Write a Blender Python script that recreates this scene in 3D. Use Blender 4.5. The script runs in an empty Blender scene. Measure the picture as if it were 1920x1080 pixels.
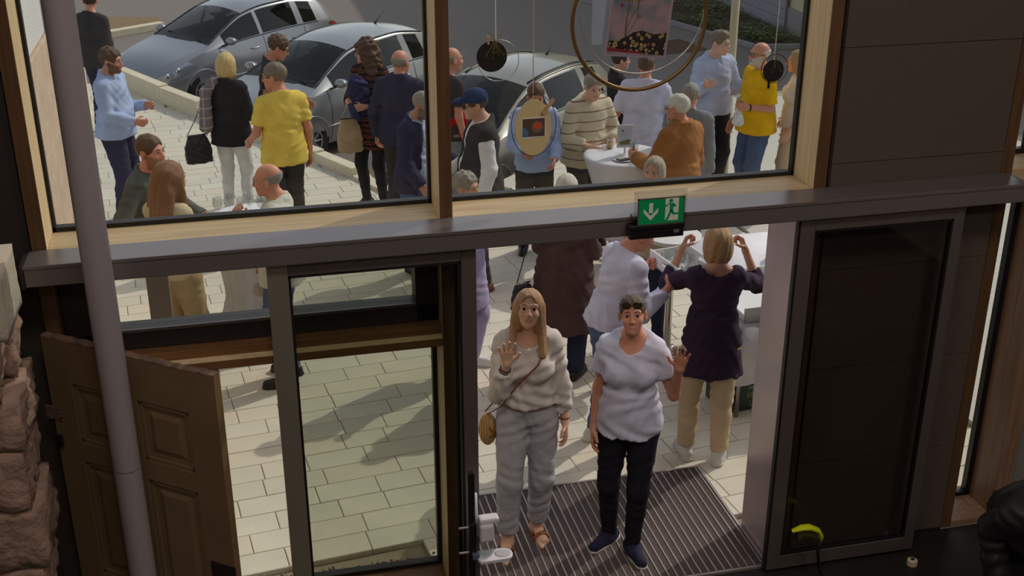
import bpy, bmesh, math, random
import numpy as np
from mathutils import Vector, Matrix
random.seed(7); rng = np.random.default_rng(7)
S = bpy.context.scene
COL = S.collection
PI = math.pi

# ------------------------------------------------------------------ camera
FPX = 2239.0; PITCH = math.radians(23.446); YAW = math.radians(13.289); CAMZ = 4.3
_cy, _sy, _cp, _sp = math.cos(YAW), math.sin(YAW), math.cos(PITCH), math.sin(PITCH)
FWD = np.array([_sy*_cp, _cy*_cp, -_sp]); RGT = np.array([_cy, -_sy, 0.0]); UPV = np.cross(RGT, FWD)
CAMP = np.array([0, 0, CAMZ])
cam = bpy.data.cameras.new('camera'); co = bpy.data.objects.new('camera', cam); COL.objects.link(co)
cam.sensor_width = 36.0; cam.lens = FPX/1920*36.0; cam.clip_start = 0.05; cam.clip_end = 300
M = Matrix((RGT, UPV, -FWD)).transposed().to_4x4(); M.translation = Vector(CAMP); co.matrix_world = M
S.camera = co

# ------------------------------------------------------------------ sky, sun, exposure
w = bpy.data.worlds.new('sky'); S.world = w; w.use_nodes = True
nt = w.node_tree; nt.nodes.clear()
wo = nt.nodes.new('ShaderNodeOutputWorld'); bg = nt.nodes.new('ShaderNodeBackground'); sk = nt.nodes.new('ShaderNodeTexSky')
sk.sky_type = 'NISHITA'; sk.sun_disc = False; sk.sun_elevation = math.radians(41)
SUNV = Vector((0.875*math.cos(math.radians(41)), 0.485*math.cos(math.radians(41)), math.sin(math.radians(41)))).normalized()
sk.sun_rotation = math.atan2(SUNV.x, SUNV.y); sk.air_density = 1.0; sk.dust_density = 1.5
bg.inputs['Strength'].default_value = 0.43
hs = nt.nodes.new('ShaderNodeHueSaturation'); hs.inputs['Saturation'].default_value = 0.42; nt.links.new(sk.outputs[0], hs.inputs['Color']); nt.links.new(hs.outputs[0], bg.inputs[0]); nt.links.new(bg.outputs[0], wo.inputs[0])
sl = bpy.data.lights.new('sun', 'SUN'); sl.energy = 4.7; sl.angle = math.radians(0.55); sl.color = (1.0, 0.93, 0.80)
so = bpy.data.objects.new('sun', sl); COL.objects.link(so)
so.rotation_euler = (-SUNV).to_track_quat('-Z', 'Y').to_euler(); so.location = (20, 12, 20)
S.view_settings.view_transform = 'Standard'; S.view_settings.look = 'None'; S.view_settings.gamma = 1.0
S.view_settings.use_curve_mapping = False
S.view_settings.exposure = -1.64

def ray(px, py): return FWD + RGT*(px-960)/FPX - UPV*(py-540)/FPX
def at(px, py, z=0.0):
    d = ray(px, py); return CAMP + d*((z-CAMZ)/d[2])
def atY(px, py, Y):
    d = ray(px, py); return CAMP + d*(Y/d[1])

# ------------------------------------------------------------------ materials
def lin(v):
    v = v/255.0
    return v/12.92 if v <= 0.04045 else ((v+0.055)/1.055)**2.4
def rgb(r, g, b): return (lin(r), lin(g), lin(b), 1.0)
def pc(r, g, b):
    """surface colour of a thing seen at this value through the dimmed picture"""
    k = 255/168.0
    return rgb(min(r*k, 235), min(g*k, 235), min(b*k, 235))
MATS = {}
def mat(name, col, rough=0.7, metal=0.0, bump=0.0, bscale=60.0, vary=0.0, vscale=6.0, spec=0.5, coat=0.0, stretch=None, sheen=0.0):
    if name in MATS: return MATS[name]
    m = bpy.data.materials.new(name); m.use_nodes = True; n = m.node_tree.nodes; l = m.node_tree.links
    b = n['Principled BSDF']; b.inputs['Base Color'].default_value = col; b.inputs['Roughness'].default_value = rough
    b.inputs['Metallic'].default_value = metal; b.inputs['Specular IOR Level'].default_value = spec
    if coat: b.inputs['Coat Weight'].default_value = coat; b.inputs['Coat Roughness'].default_value = 0.04
    if sheen: b.inputs['Sheen Weight'].default_value = sheen
    if bump or vary:
        tc = n.new('ShaderNodeTexCoord'); mp = n.new('ShaderNodeMapping'); l.new(tc.outputs['Object'], mp.inputs[0])
        if stretch: mp.inputs['Scale'].default_value = stretch
    if vary:
        t = n.new('ShaderNodeTexNoise'); t.inputs['Scale'].default_value = vscale; t.inputs['Detail'].default_value = 6
        l.new(mp.outputs[0], t.inputs['Vector'])
        r = n.new('ShaderNodeValToRGB'); r.color_ramp.elements[0].position = .3; r.color_ramp.elements[1].position = .7
        r.color_ramp.elements[0].color = tuple(c*(1-vary) for c in col[:3])+(1,); r.color_ramp.elements[1].color = tuple(min(c*(1+vary), 1) for c in col[:3])+(1,)
        l.new(t.outputs['Fac'], r.inputs[0]); l.new(r.outputs[0], b.inputs['Base Color'])
    if bump:
        t2 = n.new('ShaderNodeTexNoise'); t2.inputs['Scale'].default_value = bscale; t2.inputs['Detail'].default_value = 4
        l.new(mp.outputs[0], t2.inputs['Vector'])
        bp = n.new('ShaderNodeBump'); bp.inputs['Strength'].default_value = bump; bp.inputs['Distance'].default_value = 0.02
        l.new(t2.outputs['Fac'], bp.inputs['Height']); l.new(bp.outputs[0], b.inputs['Normal'])
    MATS[name] = m; return m
def fabric(name, col, bump=0.25, rough=0.9, scale=14.0, vary=0.12):
    return mat(name, col, rough, bump=bump, bscale=scale, vary=vary, vscale=9, spec=0.2)
def banded(name, cols, axis='Z', scale=10.0, dist=0.0, rough=0.9, stops=None, dscale=1.0):
    """bands of colour along one axis of the object: knit stripes, border rows"""
    if name in MATS: return MATS[name]
    m = bpy.data.materials.new(name); m.use_nodes = True; n = m.node_tree.nodes; l = m.node_tree.links; b = n['Principled BSDF']
    b.inputs['Roughness'].default_value = rough; b.inputs['Specular IOR Level'].default_value = 0.2
    tc = n.new('ShaderNodeTexCoord'); wv = n.new('ShaderNodeTexWave'); wv.bands_direction = axis; wv.wave_profile = 'SAW'
    wv.inputs['Scale'].default_value = scale; wv.inputs['Distortion'].default_value = dist; wv.inputs['Detail Scale'].default_value = dscale
    l.new(tc.outputs['Object'], wv.inputs['Vector'])
    r = n.new('ShaderNodeValToRGB'); r.color_ramp.interpolation = 'CONSTANT'
    k = len(cols); stops = stops or [i/k for i in range(k)]
    e = r.color_ramp.elements
    while len(e) < k: e.new(0.5)
    for i in range(k): e[i].position = stops[i]; e[i].color = cols[i]
    l.new(wv.outputs['Fac'], r.inputs[0]); l.new(r.outputs[0], b.inputs['Base Color'])
    MATS[name] = m; return m
def wood(name, col, dark, axis='Z', rough=0.45, scale=1.0):
    if name in MATS: return MATS[name]
    m = bpy.data.materials.new(name); m.use_nodes = True; n = m.node_tree.nodes; l = m.node_tree.links; b = n['Principled BSDF']
    b.inputs['Roughness'].default_value = rough; b.inputs['Specular IOR Level'].default_value = 0.35
    tc = n.new('ShaderNodeTexCoord'); mp = n.new('ShaderNodeMapping'); l.new(tc.outputs['Object'], mp.inputs[0])
    s = [22*scale]*3; s['XYZ'.index(axis)] = 1.1*scale; mp.inputs['Scale'].default_value = s
    t = n.new('ShaderNodeTexNoise'); t.inputs['Scale'].default_value = 1.6; t.inputs['Detail'].default_value = 8; t.inputs['Distortion'].default_value = .5
    l.new(mp.outputs[0], t.inputs['Vector'])
    r = n.new('ShaderNodeValToRGB'); r.color_ramp.elements[0].position = .32; r.color_ramp.elements[1].position = .62
    r.color_ramp.elements[0].color = dark; r.color_ramp.elements[1].color = col
    l.new(t.outputs['Fac'], r.inputs[0]); l.new(r.outputs[0], b.inputs['Base Color'])
    MATS[name] = m; return m
def glass(name, tint, base=0.035, rough=0.0, absorb=None):
    """window glass: a clear or tinted sheet with a facing-dependent mirror"""
    if name in MATS: return MATS[name]
    m = bpy.data.materials.new(name); m.use_nodes = True; n = m.node_tree.nodes; l = m.node_tree.links; n.clear()
    o = n.new('ShaderNodeOutputMaterial'); mx = n.new('ShaderNodeMixShader'); tr = n.new('ShaderNodeBsdfTransparent'); gl = n.new('ShaderNodeBsdfGlossy')
    tr.inputs[0].default_value = tint; gl.inputs['Roughness'].default_value = rough
    lw = n.new('ShaderNodeLayerWeight'); p = n.new('ShaderNodeMath'); p.operation = 'POWER'; p.inputs[1].default_value = 5
    ma = n.new('ShaderNodeMath'); ma.operation = 'MULTIPLY_ADD'; ma.inputs[1].default_value = 0.9; ma.inputs[2].default_value = base
    l.new(lw.outputs['Facing'], p.inputs[0]); l.new(p.outputs[0], ma.inputs[0]); l.new(ma.outputs[0], mx.inputs[0])
    l.new(tr.outputs[0], mx.inputs[1]); l.new(gl.outputs[0], mx.inputs[2]); l.new(mx.outputs[0], o.inputs[0])
    MATS[name] = m; return m
def emit(name, col, st):
    if name in MATS: return MATS[name]
    m = bpy.data.materials.new(name); m.use_nodes = True; b = m.node_tree.nodes['Principled BSDF']
    b.inputs['Base Color'].default_value = col; b.inputs['Emission Color'].default_value = col; b.inputs['Emission Strength'].default_value = st
    MATS[name] = m; return m

# ------------------------------------------------------------------ scene graph helpers
def link(name, me, mats=None, parent=None, smooth=False, loc=None):
    o = bpy.data.objects.new(name, me); COL.objects.link(o)
    if mats is not None and not len(me.materials):
        for m in (mats if isinstance(mats, (list, tuple)) else [mats]): me.materials.append(m)
    if smooth and len(me.polygons):
        me.polygons.foreach_set('use_smooth', np.ones(len(me.polygons), bool))
    if parent is not None: o.parent = parent
    if loc is not None: o.location = loc
    return o
def empty(name, loc=(0, 0, 0), rz=0.0):
    o = bpy.data.objects.new(name, None); COL.objects.link(o); o.location = loc; o.rotation_euler = (0, 0, rz)
    o.empty_display_size = 0.1; return o
def tag(o, label=None, cat=None, group=None, kind=None):
    if label: o['label'] = label
    if cat: o['category'] = cat
    if group: o['group'] = group
    if kind: o['kind'] = kind
    return o
def npmesh(name, V, F):
    me = bpy.data.meshes.new(name); V = np.asarray(V, np.float32); F = np.asarray(F, np.int32)
    me.vertices.add(len(V)); me.vertices.foreach_set('co', V.ravel())
    k = F.shape[1]; me.loops.add(F.size); me.loops.foreach_set('vertex_index', F.ravel())
    me.polygons.add(len(F)); me.polygons.foreach_set('loop_start', np.arange(0, F.size, k, dtype=np.int32))
    me.polygons.foreach_set('loop_total', np.full(len(F), k, np.int32))
    me.update(calc_edges=True); me.validate(); return me
class MB:
    """collects shapes and links them as ONE mesh object"""
    def __init__(s): s.v = []; s.f = []; s.mi = []; s.cur = 0
    def add(s, vs, fs):
        k = len(s.v); s.v += [tuple(v) for v in vs]
        for f in fs: s.f.append([i+k for i in f]); s.mi.append(s.cur)
        return s
    def box(s, a, b, m=None):
        x0, y0, z0 = a; x1, y1, z1 = b
        vs = [(x0,y0,z0),(x1,y0,z0),(x1,y1,z0),(x0,y1,z0),(x0,y0,z1),(x1,y0,z1),(x1,y1,z1),(x0,y1,z1)]
        if m is not None: vs = [m @ Vector(v) for v in vs]
        return s.add(vs, [(0,3,2,1),(4,5,6,7),(0,1,5,4),(1,2,6,5),(2,3,7,6),(3,0,4,7)])
    def tube(s, pts, r, n=10, closed=False, caps=True, flat=1.0, up=None):
        pts = [Vector(p) for p in pts]; rs = r if isinstance(r, (list, tuple)) else [r]*len(pts); k = len(pts); vs = []
        prev = None
        for i, p in enumerate(pts):
            t = (pts[(i+1) % k]-pts[i-1]) if closed else (pts[min(i+1, k-1)]-pts[max(i-1, 0)])
            t = t.normalized() if t.length > 1e-9 else Vector((0, 0, 1))
            u = prev if prev is not None else (Vector(up) if up else (Vector((0, 0, 1)) if abs(t.z) < .9 else Vector((1, 0, 0))))
            a = (u - t*u.dot(t))
            a = a.normalized() if a.length > 1e-6 else t.orthogonal().normalized()
            b = t.cross(a); prev = a
            for j in range(n):
                an = 2*PI*j/n; vs.append(p + a*math.cos(an)*rs[i]*flat + b*math.sin(an)*rs[i])
        fs = []
        for i in range(k if closed else k-1):
            for j in range(n):
                i2 = (i+1) % k; j2 = (j+1) % n
                fs.append((i*n+j, i*n+j2, i2*n+j2, i2*n+j))
        if caps and not closed: fs += [tuple(range(n))[::-1], tuple((k-1)*n+j for j in range(n))]
        return s.add(vs, fs)
    def lathe(s, prof, n=20, c=(0, 0, 0), axis='Z', m=None):
        vs = []; fs = []
        for (r, z) in prof:
            for j in range(n):
                a = 2*PI*j/n; x, y = r*math.cos(a), r*math.sin(a)
                v = (c[0]+x, c[1]+y, c[2]+z) if axis == 'Z' else ((c[0]+x, c[1]+z, c[2]+y) if axis == 'Y' else (c[0]+z, c[1]+x, c[2]+y))
                vs.append(m @ Vector(v) if m is not None else v)
        for i in range(len(prof)-1):
            for j in range(n): fs.append((i*n+j, i*n+(j+1) % n, (i+1)*n+(j+1) % n, (i+1)*n+j))
        if prof[0][0] > 1e-5: fs.append(tuple(range(n))[::-1])
        if prof[-1][0] > 1e-5: fs.append(tuple((len(prof)-1)*n+j for j in range(n)))
        return s.add(vs, fs)
    def prism(s, poly, d0, d1, fr):
        """poly of 2-d points pushed from depth d0 to d1; fr maps (u,v,d) to a point"""
        k = len(poly); vs = [fr(u, v, d0) for u, v in poly]+[fr(u, v, d1) for u, v in poly]
        return s.add(vs, [tuple(range(k))[::-1], tuple(range(k, 2*k))]+[(i, (i+1) % k, k+(i+1) % k, k+i) for i in range(k)])
    def ell(s, c, r, n=14, m=8, rot=None):
        vs = []; fs = []
        for i in range(m+1):
            t = PI*i/m
            for j in range(n):
                p = 2*PI*j/n; v = Vector((r[0]*math.sin(t)*math.cos(p), r[1]*math.sin(t)*math.sin(p), r[2]*math.cos(t)))
                if rot is not None: v = rot @ v
                vs.append(v+Vector(c))
        for i in range(m):
            for j in range(n): fs.append((i*n+j, (i+1)*n+j, (i+1)*n+(j+1) % n, i*n+(j+1) % n))
        return s.add(vs, fs)
    def build(s, name, mats, parent=None, smooth=False, bevel=0.0, loc=None):
        me = bpy.data.meshes.new(name); me.from_pydata(s.v, [], s.f); mats = mats if isinstance(mats, (list, tuple)) else [mats]
        for m in mats: me.materials.append(m)
        if any(s.mi): me.polygons.foreach_set('material_index', np.array(s.mi, np.int32))
        bm = bmesh.new(); bm.from_mesh(me); bmesh.ops.recalc_face_normals(bm, faces=bm.faces); bm.to_mesh(me); bm.free()
        if smooth == 'auto':
            me.polygons.foreach_set('use_smooth', np.ones(len(me.polygons), bool)); me.set_sharp_from_angle(angle=math.radians(40)); smooth = False
        o = link(name, me, None, parent, smooth, loc)
        if bevel:
            b = o.modifiers.new('bevel', 'BEVEL'); b.width = bevel; b.segments = 2; b.limit_method = 'ANGLE'
        return o
def box(name, a, b, m, parent=None, bevel=0.0, kind=None):
    o = MB().box(a, b).build(name, m, parent, bevel=bevel)
    if kind: o['kind'] = kind
    return o
def arc(c, r, a0, a1, n, fr=lambda u, v: (u, 0, v)):
    return [Vector(c)+Vector(fr(r*math.cos(a0+(a1-a0)*i/n), r*math.sin(a0+(a1-a0)*i/n))) for i in range(n+1)]

# ------------------------------------------------------------------ implicit surfaces -> one continuous mesh (for bodies and clothes)
def rc(P, a, b, ra, rb):
    a = np.asarray(a, np.float32); ba = np.asarray(b, np.float32)-a; L = float(ba@ba)+1e-12
    pa = P-a; t = np.clip(pa@ba/L, 0, 1); d = pa-t[:, None]*ba
    return np.sqrt((d*d).sum(1))-(ra+(rb-ra)*t)
def el(P, c, r):
    q = P-np.asarray(c, np.float32); r = np.asarray(r, np.float32)
    k0 = np.sqrt(((q/r)**2).sum(1))+1e-9; k1 = np.sqrt(((q/(r*r))**2).sum(1))+1e-9
    return k0*(k0-1)/k1
def su(a, b, k):
    h = np.maximum(k-np.abs(a-b), 0)/k; return np.minimum(a, b)-h*h*k*.25
def ssub(a, b, k):
    return -su(-a, b, k)
def surfnet(fn, lo, hi, h):
    lo = np.asarray(lo, np.float32); n = np.ceil((np.asarray(hi)-lo)/h/4).astype(int)*4+1
    st = 4; nc = (n-1)//st+1
    g = [lo[i]+h*st*np.arange(nc[i], dtype=np.float32) for i in range(3)]
    PC = np.stack(np.meshgrid(*g, indexing='ij'), -1).reshape(-1, 3)
    vc = fn(PC).reshape(nc)
    v = np.repeat(np.repeat(np.repeat(vc, st, 0), st, 1), st, 2)[:n[0]+st//2, :n[1]+st//2, :n[2]+st//2]
    v = v[st//2:, st//2:, st//2:] if all(v.shape[i]-st//2 >= n[i] for i in range(3)) else v
    # nearest coarse sample for every fine sample
    ix = [np.clip(np.rint(np.arange(n[i])/st).astype(int), 0, nc[i]-1) for i in range(3)]
    v = vc[np.ix_(*ix)].astype(np.float32)
    m = np.abs(v) < h*st*1.6
    ii = np.argwhere(m)
    if len(ii): v[m] = fn((lo+ii.astype(np.float32)*h).astype(np.float32))
    s = v < 0; cn = n-1; tot = int(np.prod(cn)); acc = np.zeros((tot, 3)); cnt = np.zeros(tot); quads = []
    for ax in range(3):
        sa = [slice(None)]*3; sb = [slice(None)]*3; sa[ax] = slice(0, -1); sb[ax] = slice(1, None)
        a = v[tuple(sa)]; b = v[tuple(sb)]; mm = s[tuple(sa)] != s[tuple(sb)]
        idx = np.argwhere(mm)
        if not len(idx): continue
        t = a[mm]/(a[mm]-b[mm]); p = idx.astype(float); p[:, ax] += t
        o1, o2 = [(1, 2), (2, 0), (0, 1)][ax]; cs = []; ok = np.ones(len(idx), bool)
        for d1, d2 in ((0, 0), (-1, 0), (-1, -1), (0, -1)):
            c = idx.copy(); c[:, o1] += d1; c[:, o2] += d2
            good = ((c >= 0) & (c < cn)).all(1); ok &= good
            fl = np.where(good, (c[:, 0]*cn[1]+c[:, 1])*cn[2]+c[:, 2], -1)
            gi = fl[good]
            for k in range(3): acc[:, k] += np.bincount(gi, p[good, k], tot)
            cnt += np.bincount(gi, minlength=tot); cs.append(fl)
        Q = np.stack(cs, 1)[ok]; inside = s[tuple(sa)][mm][ok]
        Q[~inside] = Q[~inside][:, ::-1]; quads.append(Q)
    if not quads: return np.zeros((0, 3)), np.zeros((0, 4), int)
    Q = np.concatenate(quads); used = np.flatnonzero(cnt); mp = np.full(tot, -1); mp[used] = np.arange(len(used))
    V = lo+(acc[used]/cnt[used, None])*h
    return V, mp[Q]
def rotx(a): c, s = math.cos(a), math.sin(a); return np.array([[1, 0, 0], [0, c, -s], [0, s, c]], np.float32)
def roty(a): c, s = math.cos(a), math.sin(a); return np.array([[c, 0, s], [0, 1, 0], [-s, 0, c]], np.float32)
def rotz(a): c, s = math.cos(a), math.sin(a); return np.array([[c, -s, 0], [s, c, 0], [0, 0, 1]], np.float32)
def unit(v): v = np.asarray(v, np.float32); return v/(np.linalg.norm(v)+1e-9)
def folds(P, amp, f=1.0, ph=0.0):
    x, y, z = P[:, 0]*f, P[:, 1]*f, P[:, 2]*f
    return amp*(np.sin(31*x+9*np.sin(11*z+ph)+ph)*np.sin(17*y+7*z+2*ph)+.6*np.sin(46*z+13*np.sin(9*x+ph)+8*y)*np.sin(14*x-5*z+ph))

SKIN = {}
def skin(name, col):
    return mat('skin_'+name, col, 0.5, bump=0.08, bscale=90, vary=0.06, vscale=12, spec=0.4)
LIP = mat('lips', rgb(192, 124, 108), 0.45)
TEETH = mat('teeth', rgb(226, 220, 208), .25)
EYEW = mat('eye_white', rgb(196, 186, 176), 0.3); IRIS = mat('iris', rgb(58, 44, 34), 0.15)
def hairmat(name, col):
    return mat('hair_'+name, col, 0.5, bump=0.4, bscale=26, vary=0.35, vscale=30, spec=0.4, stretch=(9, 9, 1.2))
_eyeme = None
def eye_mesh():
    global _eyeme
    if _eyeme is None:
        mb = MB(); n, m = 12, 8
        mb.ell((0, 0, 0), (.0122, .0122, .0122), n, m, rot=Matrix.Rotation(PI/2, 3, 'X'))
        me = bpy.data.meshes.new('eye'); me.from_pydata(mb.v, [], mb.f); me.materials.append(EYEW); me.materials.append(IRIS)
        for p in me.polygons:
            c = p.center
            if c.y < -.0094: p.material_index = 1
            p.use_smooth = True
        _eyeme = me
    return _eyeme

def head_sdf(Q, o):
    """skin of head and neck in head coordinates, face towards -y"""
    f = o.get('fem', 0); jw = o.get('jaw', .90 if f else 1.0)
    d = el(Q, (0, .014, .036), (.0745, .0945, .084))
    d = su(d, el(Q, (0, -.026, -.022), (.060, .068, .082)), .03)
    d = su(d, el(Q, (0, -.040, -.070), (.047*jw, .044, .040)), .03)
    d = su(d, el(Q, (0, -.072, -.094), (.020*jw, .018, .017)), .025)
    for sx in (-1, 1):
        d = su(d, el(Q, (sx*.036, -.062, -.026), (.022, .020, .020)), .02)
        d = su(d, rc(Q, (sx*.014, -.086, .026), (sx*.046, -.074, .028), .010-.003*f, .008), .014)
        d = ssub(d, el(Q, (sx*.031, -.098, .008), (.017, .017, .011)), .012)
        d = su(d, rc(Q, (sx*.019, -.0838, .0175), (sx*.044, -.0795, .0160), .0046, .0044), .004)
        e = el(Q, (sx*.079, .012, -.004), (.011, .020, .032)); e = np.maximum(e, -el(Q, (sx*.087, .004, -.002), (.007, .011, .020)))
        d = su(d, e, .008)
    d = su(d, rc(Q, (0, -.086, .014), (0, -.108, -.026), .0085, .0125), .012)
    d = su(d, rc(Q, (-.010, -.098, -.031), (.010, -.098, -.031), .009, .009), .008)
    d = su(d, el(Q, (0, -.083, -.0545), (.024, .0145, .006)), .006)
    d = su(d, el(Q, (0, -.081, -.067), (.021, .0145, .007)), .006)
    for sx in (-1, 1): d = su(d, rc(Q, (sx*.016, -.086, -.058), (sx*.028, -.075, -.050), .0055, .004), .006)
    if o.get('mouth'): d = ssub(d, el(Q, (0, -.097, -.0605), (.020, .012, .0065)), .004)
    nr = .052-.010*f
    return su(d, rc(Q, (0, .022, -.06), (0, .045, -.19), nr, nr+.006), .03)
def hair_sdf(Q, st):
    z = Q[:, 2]; y = Q[:, 1]; x = Q[:, 0]
    nz = .0028*np.sin(120*x+20*z)*np.sin(70*y+30*x)
    cap = el(Q, (0, .016, .040), (.0835, .1035, .0905))+nz
    face = el(Q, (0, -.108, -.032), (.078, .082, .104))
    face = np.minimum(face, el(Q, (0, -.06, -.08), (.090, .075, .072)))
    ears = np.minimum(el(Q, (.086, .006, -.012), (.022, .028, .040)), el(Q, (-.086, .006, -.012), (.022, .028, .040)))
    if st == 'short':
        d = np.maximum(cap, -face); d = np.maximum(d, -ears); return np.maximum(d, -(z+.055+.35*np.minimum(y-.03, 0)))
    if st == 'swept':
        c2 = su(cap, el(Q, (0, -.035, .092), (.062, .055, .042))+nz*1.5, .03)
        d = np.maximum(c2, -face); d = np.maximum(d, -ears); return np.maximum(d, -(z+.06+.35*np.minimum(y-.03, 0)))
    if st == 'bald':
        d = np.maximum(cap+.0035, z-.050-.2*(y-.05)); d = np.maximum(d, -(y+.012)); d = np.maximum(d, -ears); return np.maximum(d, -(z+.055))
    if st == 'thin':
        d = np.maximum(cap+.002, -el(Q, (0, -.085, .05), (.07, .105, .10))); d = np.maximum(d, -face); d = np.maximum(d, -ears); return np.maximum(d, -(z+.06))
    if st == 'curly':
        c2 = el(Q, (0, .018, .046), (.092, .110, .094))+.0055*np.sin(75*x+3)*np.sin(80*y)*np.sin(70*z+1)*2
        d = np.maximum(c2, -face); d = np.maximum(d, -ears); return np.maximum(d, -(z+.065))
    if st == 'bun':
        d = np.maximum(cap+.003, -el(Q, (0, -.11, -.02), (.083, .085, .098))); d = np.maximum(d, -ears); d = np.maximum(d, -(z+.06+.3*np.minimum(y-.02, 0)))
        return su(d, el(Q, (0, .128, .045), (.036, .032, .036)), .02)
    if st == 'bob':
        b = su(cap, el(Q, (0, .020, -.032), (.097, .098, .118))+nz*1.4, .04)
        d = np.maximum(b, -el(Q, (0, -.115, -.045), (.066, .090, .150))); return np.maximum(d, -(z+.112+.03*np.sin(40*x)*.15))
    if st in ('long', 'longcurl'):
        b = su(cap, el(Q, (0, .030, -.03), (.096, .092, .13))+nz, .04)
        b = su(b, el(Q, (0, .082, -.19), (.115, .052, .22))+nz*2, .05)
        for sx in (-1, 1): b = su(b, rc(Q, (sx*.072, -.012, .02), (sx*.098, -.040, -.27), .024, .026)+nz*2, .03) if st == 'long' else su(b, rc(Q, (sx*.078, .03, .0), (sx*.110, .02, -.24), .030, .034), .03)
        if st == 'longcurl':
            b = b-.022+.011*np.sin(60*x+2*np.sin(25*z))*np.sin(48*z+1.5*np.sin(30*x))*1.6+.004*np.sin(90*y+40*z)
            return np.maximum(b, -el(Q, (0, -.125, -.055), (.070, .105, .130)))
        b = np.maximum(b, -el(Q, (0, -.075, -.20), (.066, .105, .135))); return np.maximum(b, -el(Q, (0, -.120, -.060), (.063, .090, .165)))
    return cap

def hand_sdf(P, W, wd, n, side, pose):
    """palm, four unequal bent fingers and a thumb that leaves the side of the palm"""
    wd = unit(wd); n = unit(n-np.dot(n, wd)*wd); t = np.cross(n, wd)*side; W = np.asarray(W, np.float32)
    cur, spread, th = {'rest': (.38, .05, .2), 'wave': (.10, .16, -.1), 'grip': (.95, .0, .75), 'fist': (1.25, .0, .8), 'flat': (.2, .04, .1)}[pose]
    d = None
    def U(v, k):
        nonlocal d
        d = v if d is None else su(d, v, k)
    for i in range(4):
        b = W+wd*(.090-.003*abs(i-1)-.004*(i == 3))+t*(.031-.0205*i)
        U(rc(P, W+wd*.004+t*(.014-.010*i), b, .0145, .0122), .014)
    for i in range(4):
        L = (.074, .083, .077, .060)[i]; p = W+wd*(.090-.003*abs(i-1)-.004*(i == 3))+t*(.031-.0205*i)
        dr = unit(wd+t*spread*(1.5-i)); ax = np.cross(dr, n); a = 0.0; r = (.0098, .0100, .0096, .0086)[i]; k = None
        for j, fr in enumerate((.46, .30, .24)):
            a += cur*(.7, 1.15, .8)[j]*(1+.10*i); q = p+(dr*math.cos(a)+n*math.sin(a))*L*fr
            v = rc(P, p, q, r, r*.93); k = v if k is None else np.minimum(k, v); p = q; r *= .93
        d = su(d, k, .004)
    b = W+wd*.026+t*.022; m = b+unit(t*.78+wd*.55+n*(.25+th))*.044; e = m+unit(wd*.8+t*(.42-.5*th)+n*(.15+th))*.034
    U(rc(P, b, m, .0150, .0115), .012); d = su(d, rc(P, m, e, .0112, .0090), .004)
    return d

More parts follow.
